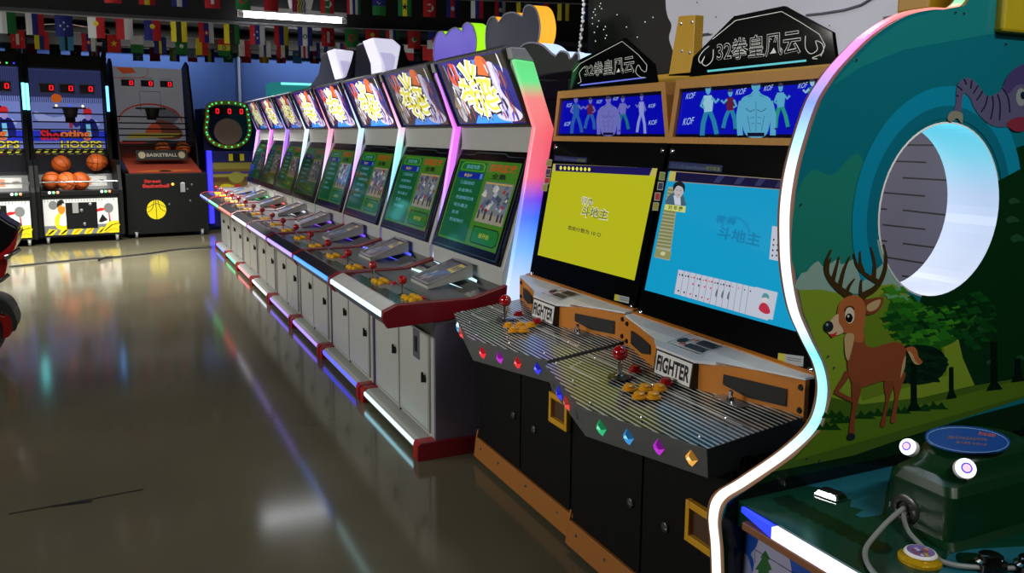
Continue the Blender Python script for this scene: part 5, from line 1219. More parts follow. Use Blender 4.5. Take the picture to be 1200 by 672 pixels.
def street_machine():
    c = onZ(199.5, 277.5, 0); e1 = V((math.cos(HR_), math.sin(HR_), 0)); w = 1.04
    r = thing('basketball_machine', 'black basketball machine with grey court backboard and yellow ball emblem', 'arcade machine', c - e1 * (w / 2), HR_)
    b = MB(); b.box(.0, w, .0, 1.9, .05, .86, HB); b.build('cabinet', r, bevel=.008)
    sd = [(.02, .86), (.5, .92), (.55, 1.2), (.92, 2.36), (1.06, 2.42), (1.5, 2.3), (1.9, 1.6), (1.9, .86)]
    for x in (0, w - .03):
        b = MB(); b.ext(sd, 'x', x, x + .03, HB); b.build('side_frame', r, bevel=.008)
    m = quad((.06, .06, .872), (w - .06, .06, .872), (w - .06, 1.0, 1.10), (.06, 1.0, 1.10)); b = MB()
    b.prism([m(0, 0), m(1, 0), m(1, 1), m(0, 1)], [m(0, 0, -.02), m(1, 0, -.02), m(1, 1, -.02), m(0, 1, -.02)], M('ramp_red', (150, 52, 24), .85, noise=.2, nscale=6)); b.ap(m, [(.1, .02), (.9, .06), (.8, .12), (.3, .1)], M('ramp_orange', (176, 96, 36), .5), 1); b.ad(m, (.5, .06), .09, .04, INK, 2, 14)
    b.box(.06, w - .06, 1.0, 1.03, 1.0, 1.24, M('ramp_back', (96, 34, 22), .6)); b.build('ball_ramp', r, fix=False)
    b = MB(); q = quad((.2, .36, 1.03), (.86, .36, 1.03), (.86, .40, 1.16), (.2, .40, 1.16)); b.prism([q(0, 0), q(1, 0), q(1, 1), q(0, 1)], [q(0, 0, -.02), q(1, 0, -.02), q(1, 1, -.02), q(0, 1, -.02)], HB)
    b.at(q, 'BASKETBALL', (.2, .32, .8, .68), M('plaque_text', (150, 140, 120), .4), 2, .02)
    for x in (.11, .89): b.ad(q, (x, .5), .07, .36, M('plaque_ball', (140, 120, 70), .4), 2, 16)
    b.build('name_plaque', r, fix=False)
    m = quad((.06, 1.06, 1.2), (w - .06, 1.06, 1.2), (w - .06, 1.16, 2.32), (.06, 1.16, 2.32)); b = MB()
    G = lambda n, c_: M('court_' + n, c_, .35, emit=c_, es=.22)
    b.prism([m(0, 0), m(1, 0), m(1, 1), m(0, 1)], [m(0, 0, -.03), m(1, 0, -.03), m(1, 1, -.03), m(0, 1, -.03)], HB); b.ar(m, 0, 0, 1, 1, G('grey', (150, 152, 160)), 1)
    b.ap(m, [(.05, .99), (.28, .99), (.33, .93), (.14, .91)], G('orange', (190, 80, 40)), 2)
    arc = [(.5 + .46 * math.cos(t * PI / 16), .32 + .22 * math.sin(t * PI / 16)) for t in range(17)]; b.al(m, arc, .02, G('red', (170, 50, 46)), 3); b.al(m, [(.0, .86), (.3, .86), (.44, .88), (.5, .92), (.5, .99)], .008, G('red', (170, 50, 46)), 2)
    b.al(m, [(.36, .45), (.36, .7), (.66, .7), (.66, .45)], .008, G('ink', (50, 50, 56)), 3)
    b.ad(m, (.72, .4), .2, .11, G('shade', (96, 96, 104)), 2, 24); b.ap(m, cr([(.5, .2), (.6, .34), (.8, .3), (.95, .2), (.9, .1), (.6, .1)], 3), G('brown', (110, 60, 48)), 3); b.ap(m, cr([(.4, .16), (.52, .3), (.64, .24), (.6, .14)], 3), G('orange', (190, 80, 40)), 4)
    b.ap(m, [(.12, .1), (.8, .12), (.95, .17), (.2, .17)], G('yellow', (170, 156, 60)), 5); b.ap(m, [(0, 0), (1, 0), (1, .05), (.6, .08), (.0, .06)], G('red', (170, 50, 46)), 4); b.ap(m, cr([(.35, .02), (.5, .07), (.75, .08), (.9, .03)], 3), G('ink', (50, 50, 56)), 6)
    b.build('backboard', r, fix=False)
    for cx, lab in ((.2, 0), (.48, 1), (.76, 2)):
        b = MB(); p = m(cx, .8, .005); b.box(p.x - .085, p.x + .085, p.y - .012, p.y + .01, p.z - .045, p.z + .045, DIGB); q = quad((p.x - .085, p.y - .0125, p.z - .045), (p.x + .085, p.y - .0125, p.z - .045), (p.x + .085, p.y - .0125, p.z + .045), (p.x - .085, p.y - .0125, p.z + .045)); zero(b, q, .76, .5, .1, .3)
        b.at(q, ['HIGH SCORE', 'TIME', 'SCORE'][lab], (.1, 1.15, .9, 1.4), M('court_gold', (150, 130, 50), .4), 1); b.build('score_display', r, fix=False)
    hoop(r, w * .5, 1.1, 1.74)
    b = MB(); b.box(w * .5 - .06, w * .5 + .06, 1.0, 1.07, 1.58, 1.72, HB); b.build('hoop_sensor', r, bevel=.004)
    bars(r, w, .55, (1.22, 1.28)); bars(r, w, .85, (1.36, 1.45, 1.53)); bars(r, w, .95, (1.62,))
    m = quad((0, -.003, .05), (w, -.003, .05), (w, -.003, .86), (0, -.003, .86)); b = MB()
    b.ad(m, (.35, .4), .118, .16, YP, 1, 30); sm = INK
    b.al(m, [(.35, .24), (.345, .56)], .008, sm, 2); b.al(m, cr([(.24, .36), (.3, .42), (.325, .55)], 5, False), .008, sm, 2); b.al(m, cr([(.46, .36), (.4, .42), (.37, .55)], 5, False), .008, sm, 2); b.al(m, cr([(.235, .43), (.35, .5), (.465, .43)], 6, False), .008, sm, 2)
    b.build('ball_emblem', r, fix=False); b = MB()
    b.at(m, 'Street', (.22, .845, .42, .90), M('logo_red', (176, 40, 36), .4), 1, .04); b.at(m, 'Basketball', (.2, .765, .52, .825), M('logo_red', (176, 40, 36), .4), 1, .04); b.build('logo_lettering', r, fix=False)
    b = MB(); b.box(.68, .74, -.016, 0, .60, .73, M('coin_plate', (170, 172, 172), .35, .5)); b.build('coin_plate', r, bevel=.002)
    for x, z in ((.83, .70), (.77, .64), (.53, .44), (.8, .48)): b = MB(); b.lathe([(.016, 0), (.012, .01), (0, .013)], (x, 0, z), (0, -1, 0), STEEL, 12); b.build('lock', r, smooth=True)
    b = MB(); b.lathe([(.02, 0), (.016, .012), (0, .016)], (.585, 0, .71), (0, -1, 0), LED('amber_lamp', (250, 190, 30), 1.3), 12); b.build('start_light', r, smooth=True)
    wheels(r, w); return r


hm3 = street_machine()


def basketball(px, r0, y, mach, label, R=.118, rot=0.):
    rz = mach.rotation_euler.z; ey = V((-math.sin(rz), math.cos(rz), 0)); p = hit(px[0], px[1], mach.location + ey * y, ey)
    o = thing('basketball', label, 'ball', p, rot, 'basketballs lying in the machines')
    b = MB(); b.ball((0, 0, 0), R, BBALL, 20); b.build('rubber_skin', o, smooth=True, key='bbskin%.3f' % R)
    b = MB(); c = lambda f: [tuple(V(f(2 * PI * t / 24)) * (R * 1.003)) for t in range(25)]
    b.tube(c(lambda a: (math.cos(a), math.sin(a), 0)), .0028, SEAM, 6, caps=False); b.tube(c(lambda a: (0, math.cos(a), math.sin(a))), .0028, SEAM, 6, caps=False)
    for s in (-1, 1): b.tube(c(lambda a: V((s * (.62 - .18 * math.cos(2 * a)), .8 * math.cos(a), .8 * math.sin(a))).normalized()), .0028, SEAM, 6, caps=False)
    b.build('seam', o, smooth=True, key='bbseam%.3f' % R); o.rotation_euler = (rot, rot * .7, rot * 1.9)
    return o


basketball((78.5, 212.5), 9, .21, hm2, 'orange basketball at the chrome rail, left one of the front pair', rot=.4)
basketball((93.5, 212), 9, .41, hm2, 'orange basketball at the chrome rail, right one of the front pair', rot=1.2)
basketball((60.5, 212), 9, .42, hm2, 'shaded basketball in the left corner of the tray behind the chrome rail', rot=2.1)
basketball((71.5, 192.5), 9, .72, hm2, 'basketball at the back left of the tray, above the front pair', rot=.9)
basketball((112.5, 190.5), 9, .62, hm2, 'bright basketball at the back middle of the tray', rot=.1)
basketball((117, 190), 9, .84, hm2, 'basketball at the back right of the tray in the red-capped-player machine', rot=1.7, R=.1)
basketball((190.5, 174.5), 7, .72, hm3, 'basketball on the red ramp above the left of the name plaque', rot=.5, R=.105)
basketball((214.5, 174.5), 7, .70, hm3, 'basketball on the red ramp near the right side frame', rot=1.5, R=.1)

# ------------------------------------------------------------------ blue ticket machine with a lit round head
c = onZ(251, 272, 0); w = .85; tm_ = thing('ticket_ball_machine', 'navy machine with yellow LED-rimmed head and three red zeros by the wall', 'arcade machine', (c.x, c.y, 0), HR_)
NAVY = M('navy_paint', (20, 28, 92), .45); b = MB(); b.box(.0, w, .25, 1.0, .05, 1.14, NAVY); b.box(0, w, .45, 1.0, 1.14, 1.75, NAVY); b.build('cabinet', tm_, bevel=.008)
m = quad((.06, .245, .5), (w - .05, .245, .5), (w - .05, .245, .98), (.06, .245, .98)); b = MB(); b.ar(m, 0, 0, 1, 1, M('ticket_ochre', (120, 96, 34), .4), 1)
for i, (c_, y0, y1) in enumerate((((150, 140, 60), .8, .98), ((70, 60, 130), .66, .72), ((160, 150, 60), .56, .64), ((96, 70, 36), .4, .54))): b.ar(m, 0, y0, 1, y1, M('ticket_band_%d' % i, c_, .4), 2)
b.ad(m, (.46, .54), .15, .17, M('ticket_ball', (150, 150, 60), .4), 3, 18); b.ap(m, cr([(.1, .02), (.14, .3), (.3, .34), (.5, .2), (.4, .02)], 3), YP, 4); b.ap(m, cr([(.5, .05), (.6, .26), (.9, .34), (.95, .12), (.7, .02)], 3), INK, 4); b.ap(m, [(.3, .12), (.46, .34), (.54, .3), (.42, .1)], RP, 5); b.al(m, [(.74, .9), (.8, .84), (.74, .78)], .03, INK, 4)
b.build('front_graphic', tm_, fix=False)
b = MB(); b.box(-.015, .055, .18, .26, .1, 1.15, LED('deep_blue_post', (30, 24, 255), 1.3)); b.build('light_post', tm_, bevel=.01)
b = MB(); b.box(.1, w, -.12, .25, .42, .62, M('ticket_white', (196, 196, 216), .4)); b.build('play_shelf', tm_, bevel=.012)
b = MB()
for i, (x, c_) in enumerate(((.30, YP), (.42, YP), (.36, INK))): b.ar(frame((0, .244, 0), (1, 0, 0), (0, 0, 1)), x, 1.0, x + .1, 1.1, c_, 1); b.ar(frame((0, .444, 0), (1, 0, 0), (0, 0, 1)), x, 1.18, x + .1, 1.28, c_, 1)
b.build('ticket_sign', tm_, fix=False)
hc = V((.33, .34, 1.50)); fh = frame((0, .34, 0), (1, 0, 0), (0, 0, 1)); b = MB()
ol = cr([(.0, 1.40), (.02, 1.60), (.06, 1.80), (.2, 1.86), (.46, 1.86), (.62, 1.80), (.66, 1.60), (.66, 1.40), (.56, 1.24), (.33, 1.17), (.1, 1.24)], 5)
b.prism([fh(*q) for q in ol], [fh(*q, -.1) for q in ol], M('head_yellow', (180, 164, 34), .4)); b.ap(fh, [(.33 + (x - .33) * .84, 1.5 + (z - 1.5) * .84) for x, z in ol], M('head_navy', (24, 30, 60), .2), 2)
b.ad(fh, (.33, 1.42), .2, .19, M('head_tan', (176, 140, 120), .35), 3, 28); b.ar(fh, .07, 1.66, .59, 1.77, BLKG, 3)
for i, x in enumerate((.1, .27, .44)): b.ar(fh, x, 1.67, x + .12, 1.76, DIGB, 4); zero(b, fh, x + .09, 1.715, .017, .03, 5)
b.build('lit_head', tm_, fix=False)
gl = LED('green_dot', (60, 240, 150), 1.5)
for j in range(0, len(ol), 2):
    x, z = .33 + (ol[j][0] - .33) * .92, 1.5 + (ol[j][1] - 1.5) * .92; b = MB(); b.ball((x, .335, z), .011, gl, 8); b.build('led_dot', tm_, smooth=True)
# ------------------------------------------------------------------ machines standing behind the long row
DKM = M('dark_machine', (10, 10, 30), .5); NVM = M('navy_machine', (16, 14, 52), .4); WIN = M('machine_window', (14, 16, 30), .1)


def claw(label, pts, face, rim, rims, x, emit_face=None):
    P = [onX(*q, x) for q in pts]; y0, y1 = min(p.y for p in P), max(p.y for p in P); zb_ = min(p.z for p in P)
    r = thing('prize_machine', label, 'arcade machine', (x - .05, y0, 0))
    b = MB(); b.box(.0, .52, .02, y1 - y0 - .02, .0, .75, DKM); b.box(.0, .52, .02, y1 - y0 - .02, 1.58, zb_ + .01, DKM)
    for yy in (.02, y1 - y0 - .06):
        for xx in (0, .48): b.box(xx, xx + .04, yy, yy + .04, .75, 1.58, DKM)
    b.build('cabinet', r, bevel=.006)
    b = MB(); b.box(.012, .02, .06, y1 - y0 - .06, .75, 1.58, WIN); b.box(.06, .48, .03, .038, .75, 1.58, WIN); b.build('window_glass', r)
    b = MB(); b.prism(P, [p + V((.11, 0, 0)) for p in P], rim, face, face); b.build('cloud_topper', r, world=True)
    b = MB(); Q = P + [P[0]]; b.tube([p + V((-.002, 0, 0)) for p in Q], .005, M('topper_edge', (150, 150, 170), .4), 6); b.build('topper_edging', r, world=True)
    return r


cloudA = cr([(510, 82), (508, 60), (512, 44), (520, 37), (525, 39), (529, 42), (534, 38), (541, 33.5), (549, 34), (553, 36.5), (557, 40), (560, 44.5)], 3, False)
cA = cloudA[:-1] + cr([(548, 33.5), (553, 29), (558, 31), (562, 42), (563.5, 52), (561, 64), (556, 82)], 4, False)
cA = [(510, 84), (508, 60), (511, 45), (516, 38), (521, 37), (527, 42.5), (530, 38), (536, 34), (543, 33), (547, 34.5), (541.5, 36.5)]
cA = cr([(511, 84), (508.5, 66), (509, 50), (513, 39), (519, 36.5)], 3, False) + cr([(522, 42), (528, 35), (535, 32.5), (540, 36)], 3, False) + cr([(542, 37), (543, 30), (549, 26.5), (555, 32), (558.5, 46), (557, 62), (550, 84)], 4, False)
cB = cr([(572, 70), (569.5, 52), (570, 34), (574, 22), (580, 19.5)], 3, False) + cr([(584.5, 27), (592, 17), (602, 14.5), (610, 18.5)], 3, False) + cr([(613, 19), (615, 9), (622, 6), (629, 12), (633, 28), (632, 44), (626, 60), (618, 72)], 4, False)
cC = cr([(598, 92), (602, 72), (612, 54), (624, 50), (636, 53), (646, 62)], 4, False) + cr([(652, 66), (658, 60), (666, 63), (668, 69)], 3, False) + cr([(671, 68), (676, 62), (679, 66), (678, 80), (672, 96)], 3, False)
claw('prize machine with purple cloud topper edged in lime light, behind the long row', cA, M('topper_purple', (96, 80, 190), .4, emit=(90, 74, 190), es=.5), LED('lime_rim', (150, 230, 20), 1.2), None, 2.45)
claw('prize machine with dark cloud topper edged in orange light, behind the long row', cB, M('topper_slate', (60, 64, 78), .4), LED('amber_rim', (250, 170, 40), 1.2), None, 2.45)
claw('prize machine with black cloud topper edged in white light, left of the gold cabinets', cC, M('topper_black', (30, 36, 32), .5), LED('white_rim', (190, 215, 250), 1.2), None, 2.08)


def hood(label, blk, wht, x, dz=0):
    """hooded capsule machine: dark shell with a glowing white mouth"""
    B = [onX(*q, x) for q in blk]; y0 = min(p.y for p in B); y1 = max(p.y for p in B)
    r = thing('capsule_ride', label, 'arcade machine', (x, y0, 0))
    W_ = [hit(*q, (x, B[2].y, 0), V((B[3].z - B[2].z, 0, 0)).cross(V((0, 1, 0))) if False else V((0, 1, 0))) for q in wht]
    wd = max(p.x for p in W_) - x
    b = MB(); b.prism(B, [p + V((wd, 0, 0)) for p in B], M('hood_black', (20, 20, 24), .35)); b.build('hood_shell', r, world=True, bevel=.02)
    zb_ = min(p.z for p in B); b = MB(); b.box(0, wd, .0, y1 - y0, 0, zb_ + .02, M('hood_black', (20, 20, 24), .35)); b.build('base', r, bevel=.02)
    return r, W_, B, wd


def hood2(label, blk, wht, x):
    r, W_, B, wd = hood(label, blk, wht, x)
    y = min(p.y for p in B) - .01
    b = MB(); P = [onY(*q, y) for q in wht]; c = sum(P, V()) / len(P)
    b.prism(P, [p + V((0, .3, 0)) for p in P], M('hood_white', (225, 225, 240), .35, emit=(225, 222, 245), es=.75)); I = [c + (p - c) * .62 - V((0, .002, .05)) for p in P]
    b.prism(I, [p + V((0, .03, 0)) for p in I], M('hood_white2', (200, 200, 225), .35, emit=(196, 190, 230), es=.7)); b.build('lit_mouth', r, world=True, bevel=.012)


hood2('black capsule ride with glowing white mouth, the larger of two behind the row', [(415, 93), (417, 52), (436, 44), (446, 72), (450, 90)], [(436, 44), (461, 46), (470, 54), (466, 76), (463, 90), (447, 90), (446, 72)], 2.12)
hood2('black capsule ride with glowing white mouth, the smaller of two behind the row', [(360, 104), (373, 86), (377, 62.5), (391, 57), (401, 86), (404, 98)], [(391, 57), (415, 60), (412, 72), (406, 90), (401, 92)], 2.2)
# teal lit box far behind
p0, p1 = onY(319, 112, 11.8), onY(372, 98, 11.8)
r = thing('teal_machine', 'teal lit game machine top showing behind the far end of the row', 'arcade machine', (p0.x, 11.8, 0))
b = MB(); tl_ = M('teal_box', (50, 150, 150), .4, emit=(30, 130, 130), es=.55); b.box(0, p1.x - p0.x + .3, 0, .5, 1.2, p1.z, tl_); b.build('lit_top', r, bevel=.01)
b = MB(); b.box(.05, p1.x - p0.x + .25, .05, .45, 0, 1.2, DKM); b.build('cabinet', r, bevel=.01)
b = MB(); b.box(.12, p1.x - p0.x + .3, -.005, .0, p1.z - .03, p1.z, LED('teal_rim', (120, 250, 230), 1.2)); b.build('top_light', r)
# white cut-out board on the partition, wavy left edge
bx = 2.93; wp = pxplane((bx, 0, 0), (-1, 0, 0))
edge_ = cr([(783, -25), (780, 0), (782, 18), (787, 30), (784, 44), (788, 58), (794, 72), (797, 90), (800, 120)], 4, False)
P = [wp(*q) for q in edge_] + [wp(1150, 160), wp(1150, -60)]
P = [V((p.x, p.y, min(p.z, 3.09))) for p in P]
WB = M('lilac_board', (214, 216, 232), .6, noise=.12, nscale=2)
b = MB(); b.prism(P, [p + V((.0699, 0, 0)) for p in P], WB)
for q in ((817, 3), (839, 20), (972, 30), (1075, 17)): b.ad(wp, q, .9, .9, INK, 2, 8)
wb = b.build('wavy_board', None, fix=False); tag(wb, 'pale lilac cut-out board with a wavy edge on the black partition', 'wall board')
b = MB(); b.tube([wp(946, 18, .005), wp(965, 16, .005), wp(990, 12, .005), wp(1010, 6, .005), wp(1026, -4, .005)], .006, M('board_cable', (90, 86, 104), .5), 6); tag(b.build('loose_cable', smooth=True), 'thin grey cable running across the pale wavy board', 'cable')
b = MB(); b.tube(cr([tuple(wp(*q, .02)) for q in ((818, 60), (817, 50), (820, 43), (826, 41), (834, 40))], 4, False), .006, M('board_cable', (90, 86, 104), .5), 6); b.ball(wp(818.5, 39, .02), .022, M('bulb_pink', (230, 190, 170), .4), 10); tag(b.build('wall_lamp_wire', smooth=True), 'small pink bulb and looped wire on the board beside the yellow bracket', 'bulb')
# yellow bracket frame behind the gold cabinets
x = 2.4; yp = pxplane((x, 0, 0), (-1, 0, 0)); YB = M('bracket_yellow', (190, 146, 16), .45)
r = thing('yellow_bracket', 'yellow tapered steel bracket rising behind the two gold cabinets', 'bracket', (x, yp(805, 90).y, 0))
b = MB(); P = [yp(*q) for q in ((783, 90), (795, 19), (814.5, 17.5), (811, 90))]; b.prism(P, [p + V((.05, 0, 0)) for p in P], YB); b.build('upright', r, world=True, bevel=.004)
b = MB()
for q in ((798, 28), (811, 26), (799, 60), (808, 62)): b.lathe([(.008, 0), (.006, .004), (0, .004)], yp(*q), (-1, 0, 0), STEEL, 8)
b.build('bolt', r, world=True)
b = MB(); p0, p1 = yp(768, 88), yp(1010, 66); b.box(x, x + .05, p1.y, p0.y, p0.z - .06, p0.z, YB); b.box(x, x + .05, p0.y - .05, p0.y, 0, p0.z - .06, YB); b.box(x, x + .05, p1.y + .9, p1.y + .95, 0, p0.z - .06, YB); b.build('rail', r, world=True, bevel=.004)
# string of small lights hanging from the ceiling
pts = [onX(*q, 2.95) for q in ((686, -30), (685, 0), (684, 20), (682, 40), (680, 58), (679, 72))]
r = thing('light_chain', 'thin white chain of lights hanging beside the black partition', 'light', pts[0])
b = MB(); b.tube(pts, .006, M('chain_grey', (130, 132, 136), .4), 6); b.build('cord', r, world=True)
pp_ = cr([tuple(p) for p in pts], 4, False)
for i, p in enumerate(pp_):
    b = MB(); b.ball(V(p) + V((-.012 if i % 2 else .0, .012 * (-1) ** i, 0)), .012, M('chain_lamp', (220, 222, 220), .4, emit=(220, 225, 230), es=.5), 8); b.build('lamp', r, world=True, smooth=True)

# ------------------------------------------------------------------ strings of small national flags
FC = dict(r=(186, 26, 36), w=(205, 208, 208), b=(24, 34, 120), g=(22, 110, 50), y=(214, 200, 30), k=(16, 16, 18), c=(60, 140, 200), o=(206, 110, 30), m=(120, 20, 34), l=(110, 160, 210))
FM = {k: M('flag_' + k, v, .8) for k, v in FC.items()}


def star(m, b, c, r, mat, ly=3, n=5, asp=1.):
    b.ap(m, [(c[0] + (r if j % 2 == 0 else r * .4) * math.sin(PI * j / n) * asp, c[1] + (r if j % 2 == 0 else r * .4) * math.cos(PI * j / n)) for j in range(2 * n)], mat, ly)


def flag(parent, p, w, h, spec, tilt):
    c, s = math.cos(tilt), math.sin(tilt); b = MB()
    def m(a, d, e=0):
        bow = .08 * w * math.sin(a * PI) * (1 - d * .5); x = (a - .5) * w
        return V((p.x + x * c + (e + bow) * s, p.y + x * s - (e + bow) * c, p.z - h + d * h))
    kind, cols, ext = (spec.split('/') + ['', ''])[:3]
    n = len(cols)
    for i, q in enumerate(cols):
        if kind == 'h':
            for k in range(4): b.ar(m, k / 4, 1 - (i + 1) / n, (k + 1) / 4, 1 - i / n, FM[q], 0)
        else:
            for k in range(2 if n > 1 else 4):
                kk = 2 if n > 1 else 4; b.ar(m, i / n + k / n / kk, 0, i / n + (k + 1) / n / kk, 1, FM[q], 0)
    E = 4
    if ext:
        t, q = ext[0], FM[ext[1]]
        if t == 'd': b.ad(m, (.5, .5), .27, .2, q, E, 16)
        if t == 'e': b.ad(m, (.5, .5), .16, .13, q, E, 12); b.ad(m, (.5, .5), .08, .07, FM['w'], E + 3, 8)
        if t == 's': star(m, b, (.5, .5), .2, q, E, 5, 1.3)
        if t == 'x': b.ar(m, .4, .0, .6, 1, q, E); b.ar(m, 0, .42, 1, .58, q, E)
        if t == '+': b.ar(m, .4, .2, .6, .8, q, E); b.ar(m, .2, .42, .8, .58, q, E)
        if t == 't': b.ap(m, [(0, 1), (1, 1), (.5, .58)], q, E)
        if t == 'n': b.ap(m, [(.5 + .28 * math.cos(a), .5 + .22 * math.sin(a)) for a in [k * .4 - 2.4 for k in range(13)]] + [(.62 + .2 * math.cos(a), .5 + .17 * math.sin(a)) for a in [2.2 - k * .4 for k in range(12)]][::1], q, E)
        if t == '4':
            for x, y in ((.5, .66), (.5, .34), (.3, .5), (.7, .5)): star(m, b, (x, y), .07, q, E, 5, 1.2)
        if t == 'p': b.ad(m, (.5, .7), .16, .12, q, E, 12)
        if t == 'z':
            for k in range(5): b.al(m, [(.1 + k * .2, .0), (.02 + k * .2, .25), (.16 + k * .2, .5), (.02 + k * .2, .75), (.1 + k * .2, 1)], .06, q, E)
        if t == 'i': b.ap(m, [(0, .7), (0, .55), (1, .3), (1, .45)], q, E)
        if t == 'r': b.ar(m, .22, .18, .78, .82, q, E); b.ad(m, (.5, .5), .18, .14, FM['w'], E + 2, 12); b.ad(m, (.56, .53), .15, .12, q, E + 4, 12)
    b.build('flag', parent, world=True, fix=False)


def bunting(label, Y, a, c, flags, fw, fh):
    A, C = onY(*a, Y), onY(*c, Y)
    r = thing('flag_bunting', label, 'bunting', A)
    dx = (C.x - A.x); b = MB(); n = 24
    L0, L1 = A + (A - C).normalized() * .35, C + (C - A).normalized() * .3
    b.tube([L0, A, A.lerp(C, .25) - V((0, 0, .012)), A.lerp(C, .5) - V((0, 0, .018)), A.lerp(C, .75) - V((0, 0, .012)), C, L1], .006, M('bunting_cord', (150, 152, 156), .7), 6); b.build('cord', r, world=True)
    for x, spec in flags:
        t = (x - a[0]) / (c[0] - a[0]); y = a[1] + (c[1] - a[1]) * t; p = onY(x, y, Y)
        flag(r, p - V((0, .004, .004 + .018 * max(0, math.sin(PI * min(1, max(0, t)))))), fw, fh, spec, random.uniform(-.22, .22))


random.seed(21)
bunting('string of flags nearest the camera, hung across the front of the ceiling beam', 7.6, (131, -22), (690, 5),
        [(131, 'v/r'), (171, 'v/ryr'), (209, 'v/bwb'), (248, 'v/r/+w'), (284, 'v/g/dr'), (317, 'v/r/py'), (350, 'v/ryw/zb'), (383, 'v/rgr/nw'), (414, 'v/rwbwg'), (444, 'h/bg/tw'), (474, 'v/gyg/sk'), (503, 'v/r/nw'), (530, 'v/brb/ew'), (559, 'v/wbr/pb'), (586, 'v/rbw/ew'), (612, 'v/ykg/tr'), (636, 'v/br'), (660, 'v/yky/ir'), (690, 'v/br/py')], .122, .165)
bunting('string of flags just behind the hanging tube light', 8.25, (0, 13), (510, 36.5),
        [(7, 'v/wg'), (40, 'v/wbr'), (74, 'v/b/4w'), (112, 'v/wr/py'), (145, 'v/rw'), (178, 'v/br/py'), (209, 'v/yky/ir'), (241, 'v/rbw/er'), (271, 'v/ykg/tr'), (301, 'v/rbw/4w'), (329, 'v/rby'), (357, 'v/bwb/eg'), (384, 'v/r/+w'), (412, 'v/g/dr'), (436, 'v/r/py'), (460, 'v/rwbg'), (485, 'v/r/rg'), (508, 'h/bw/sr')], .135, .175)
bunting('string of flags above the basketball machines, third from the camera', 11.35, (0, 34), (505, 53.5),
        [(20, 'v/r/+w'), (48, 'v/ybr'), (77, 'v/cckcc'), (103, 'v/rbw/er'), (133, 'v/r/sy'), (160, 'h/wg'), (187, 'v/b/xy'), (212, 'v/g/ew'), (236, 'v/yr'), (262, 'h/ryg/eg'), (286, 'v/wr'), (310, 'v/w/xb'), (331, 'v/rwk/ey'), (356, 'v/bwrwb'), (377, 'v/bwb/eg'), (400, 'v/wbr'), (479, 'h/wr'), (501, 'v/r')], .148, .203)
bunting('string of flags closest to the blue wall', 14.3, (0, 50.5), (500, 62),
        [(12, 'v/g'), (36, 'v/r'), (64, 'v/kgk'), (88, 'v/m/eg'), (110, 'v/rwrwr'), (161, 'v/lwl/eg'), (181, 'v/r/dm'), (204, 'v/ywb'), (225, 'h/wwr/eg'), (245, 'v/byb'), (267, 'v/g/nw'), (288, 'h/kr/py'), (309, 'v/oyo'), (329, 'v/rkr/ew'), (348, 'v/c/py'), (368, 'v/krk/ew'), (475, 'v/gyg/sk'), (497, 'v/kbr')], .147, .2)
bunting('short string of flags at the far right, beyond the orange-edged cloud topper', 9.6, (640, 36), (686, 30), [(656, 'v/g/ny'), (678, 'v/rgr')], .12, .165)

# ------------------------------------------------------------------ black power cable on the floor
pts = [onZ(x, y, .006) for x, y in ((-60, 319), (0, 314), (40, 310), (100, 304), (130, 302), (170, 298), (205, 293), (232, 291), (248, 290.5))]
b = MB(); b.tube(cr([tuple(p) for p in pts], 5, False), .012, M('cable_black', (14, 14, 14), .5), 8); b.tube(cr([tuple(onZ(x, y, .02)) for x, y in ((116, 305), (124, 302), (132, 301.5))], 4, False), .014, M('cable_black', (14, 14, 14), .5), 8)
tag(b.build('power_cable', smooth=True), 'long black power cable lying across the floor before the basketball machines', 'cable')

# ------------------------------------------------------------------ red ride cut by the left edge
YM = 5.75; mp_ = pxplane((0, YM, 0), (0, -1, 0)); o = mp_(-30, 440)
mr_ = thing('ride_on_motorbike', 'red and black ride-on motorbike cut off by the left edge', 'ride', (o.x, YM, 0))
RB, TY = M('bike_red', (176, 22, 20), .22, coat=.5), M('tyre_black', (30, 30, 28), .6)
def slab(name, pts, y0, y1, mat, sm=True):
    b = MB(); P = [mp_(*q) for q in (cr(pts, 4) if sm else pts)]; b.prism([p + V((0, y0, 0)) for p in P], [p + V((0, y1, 0)) for p in P], mat); return b.build(name, mr_, world=True, bevel=.015, seg=3)
slab('windscreen', [(-60, 250), (-20, 246), (10, 262), (20, 270), (12, 288), (0, 300), (-40, 312)], .05, .30, M('bike_black', (12, 12, 13), .25))
slab('fairing', [(-60, 318), (-10, 307), (2, 304), (14, 296), (19, 286), (21, 272), (16, 282), (6, 293), (-10, 300), (-60, 306)], .0, .35, RB)
slab('headlight_cowl', [(-60, 312), (-4, 306), (7, 306), (6, 318), (2, 328), (-10, 340), (-60, 350)], .06, .29, RB)
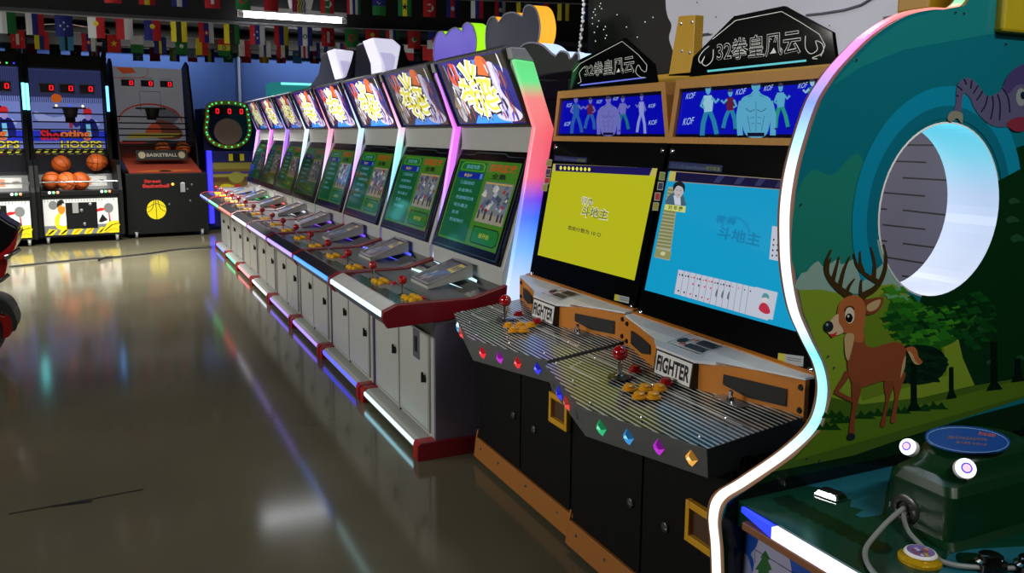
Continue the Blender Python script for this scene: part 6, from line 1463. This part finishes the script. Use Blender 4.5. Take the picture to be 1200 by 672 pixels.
b = MB(); b.tube([mp_(2, 302) + V((0, .05, 0)), mp_(8, 300) + V((0, -.06, 0)), mp_(16, 295.5) + V((0, -.07, 0)), mp_(24, 290.5) + V((0, -.05, 0))], .012, CHROME, 8); b.build('handlebar', mr_, world=True, smooth=True); b = MB(); b.tube([mp_(-10, 333) + V((0, .1, 0)), mp_(-4, 331) + V((0, -.03, 0)), mp_(3, 327) + V((0, -.04, 0)), mp_(11, 320.5) + V((0, -.03, 0))], .012, CHROME, 8); b.build('foot_lever', mr_, world=True, smooth=True)
slab('front_fender', [(-50, 340), (-16, 345), (0, 372), (12, 372), (15, 384), (11, 396), (0, 401), (-50, 405)], .08, .27, RB)
ct = mp_(-42, 400); b = MB(); R = (mp_(5, 400) - ct).length; b.lathe([(R * .62, .05), (R * .9, .06), (R, .11), (R, .2), (R * .9, .25), (R * .62, .26)], V((ct.x, YM, R + .002)), (0, 1, 0), TY, 32); b.lathe([(R * .1, .08), (R * .62, .08), (R * .62, .24), (R * .1, .24)], V((ct.x, YM, R + .002)), (0, 1, 0), RB, 24); b.build('front_wheel', mr_, world=True, smooth=True)
slab('mudguard', [(-40, 346), (-20, 348), (2, 354), (12, 362), (19, 378), (18, 388), (14, 390), (12, 376), (2, 368), (-40, 360)], .04, .31, TY)
b = MB(); b.box(ct.x - 1.3, ct.x - .2, YM + .0, YM + .35, .0, .22, M('bike_black', (12, 12, 13), .25)); b.build('base', mr_, world=True, bevel=.02)
slab('body_fairing', [(-250, 300), (-200, 282), (-120, 268), (-64, 262), (-44, 300), (-52, 340), (-100, 385), (-200, 392), (-262, 345)], .0, .35, RB)
slab('seat', [(-330, 262), (-290, 262), (-220, 278), (-170, 276), (-160, 290), (-230, 304), (-300, 296), (-340, 280)], .05, .30, M('bike_black', (12, 12, 13), .25))
slab('tail_fairing', [(-350, 258), (-300, 284), (-240, 298), (-220, 330), (-280, 320), (-330, 290)], .04, .31, RB)
for d in (.05, .29):
    b = MB(); b.tube([mp_(-36, 330) + V((0, d, 0)), V((ct.x, YM + d, R))], .02, CHROME, 8); b.build('front_fork', mr_, world=True, smooth=True)
b = MB(); q0, q1 = mp_(-200, 380), mp_(-110, 380); b.box(q0.x, q1.x, YM + .1, YM + .26, .2, q0.z, STEEL); b.build('support_column', mr_, world=True, bevel=.01)
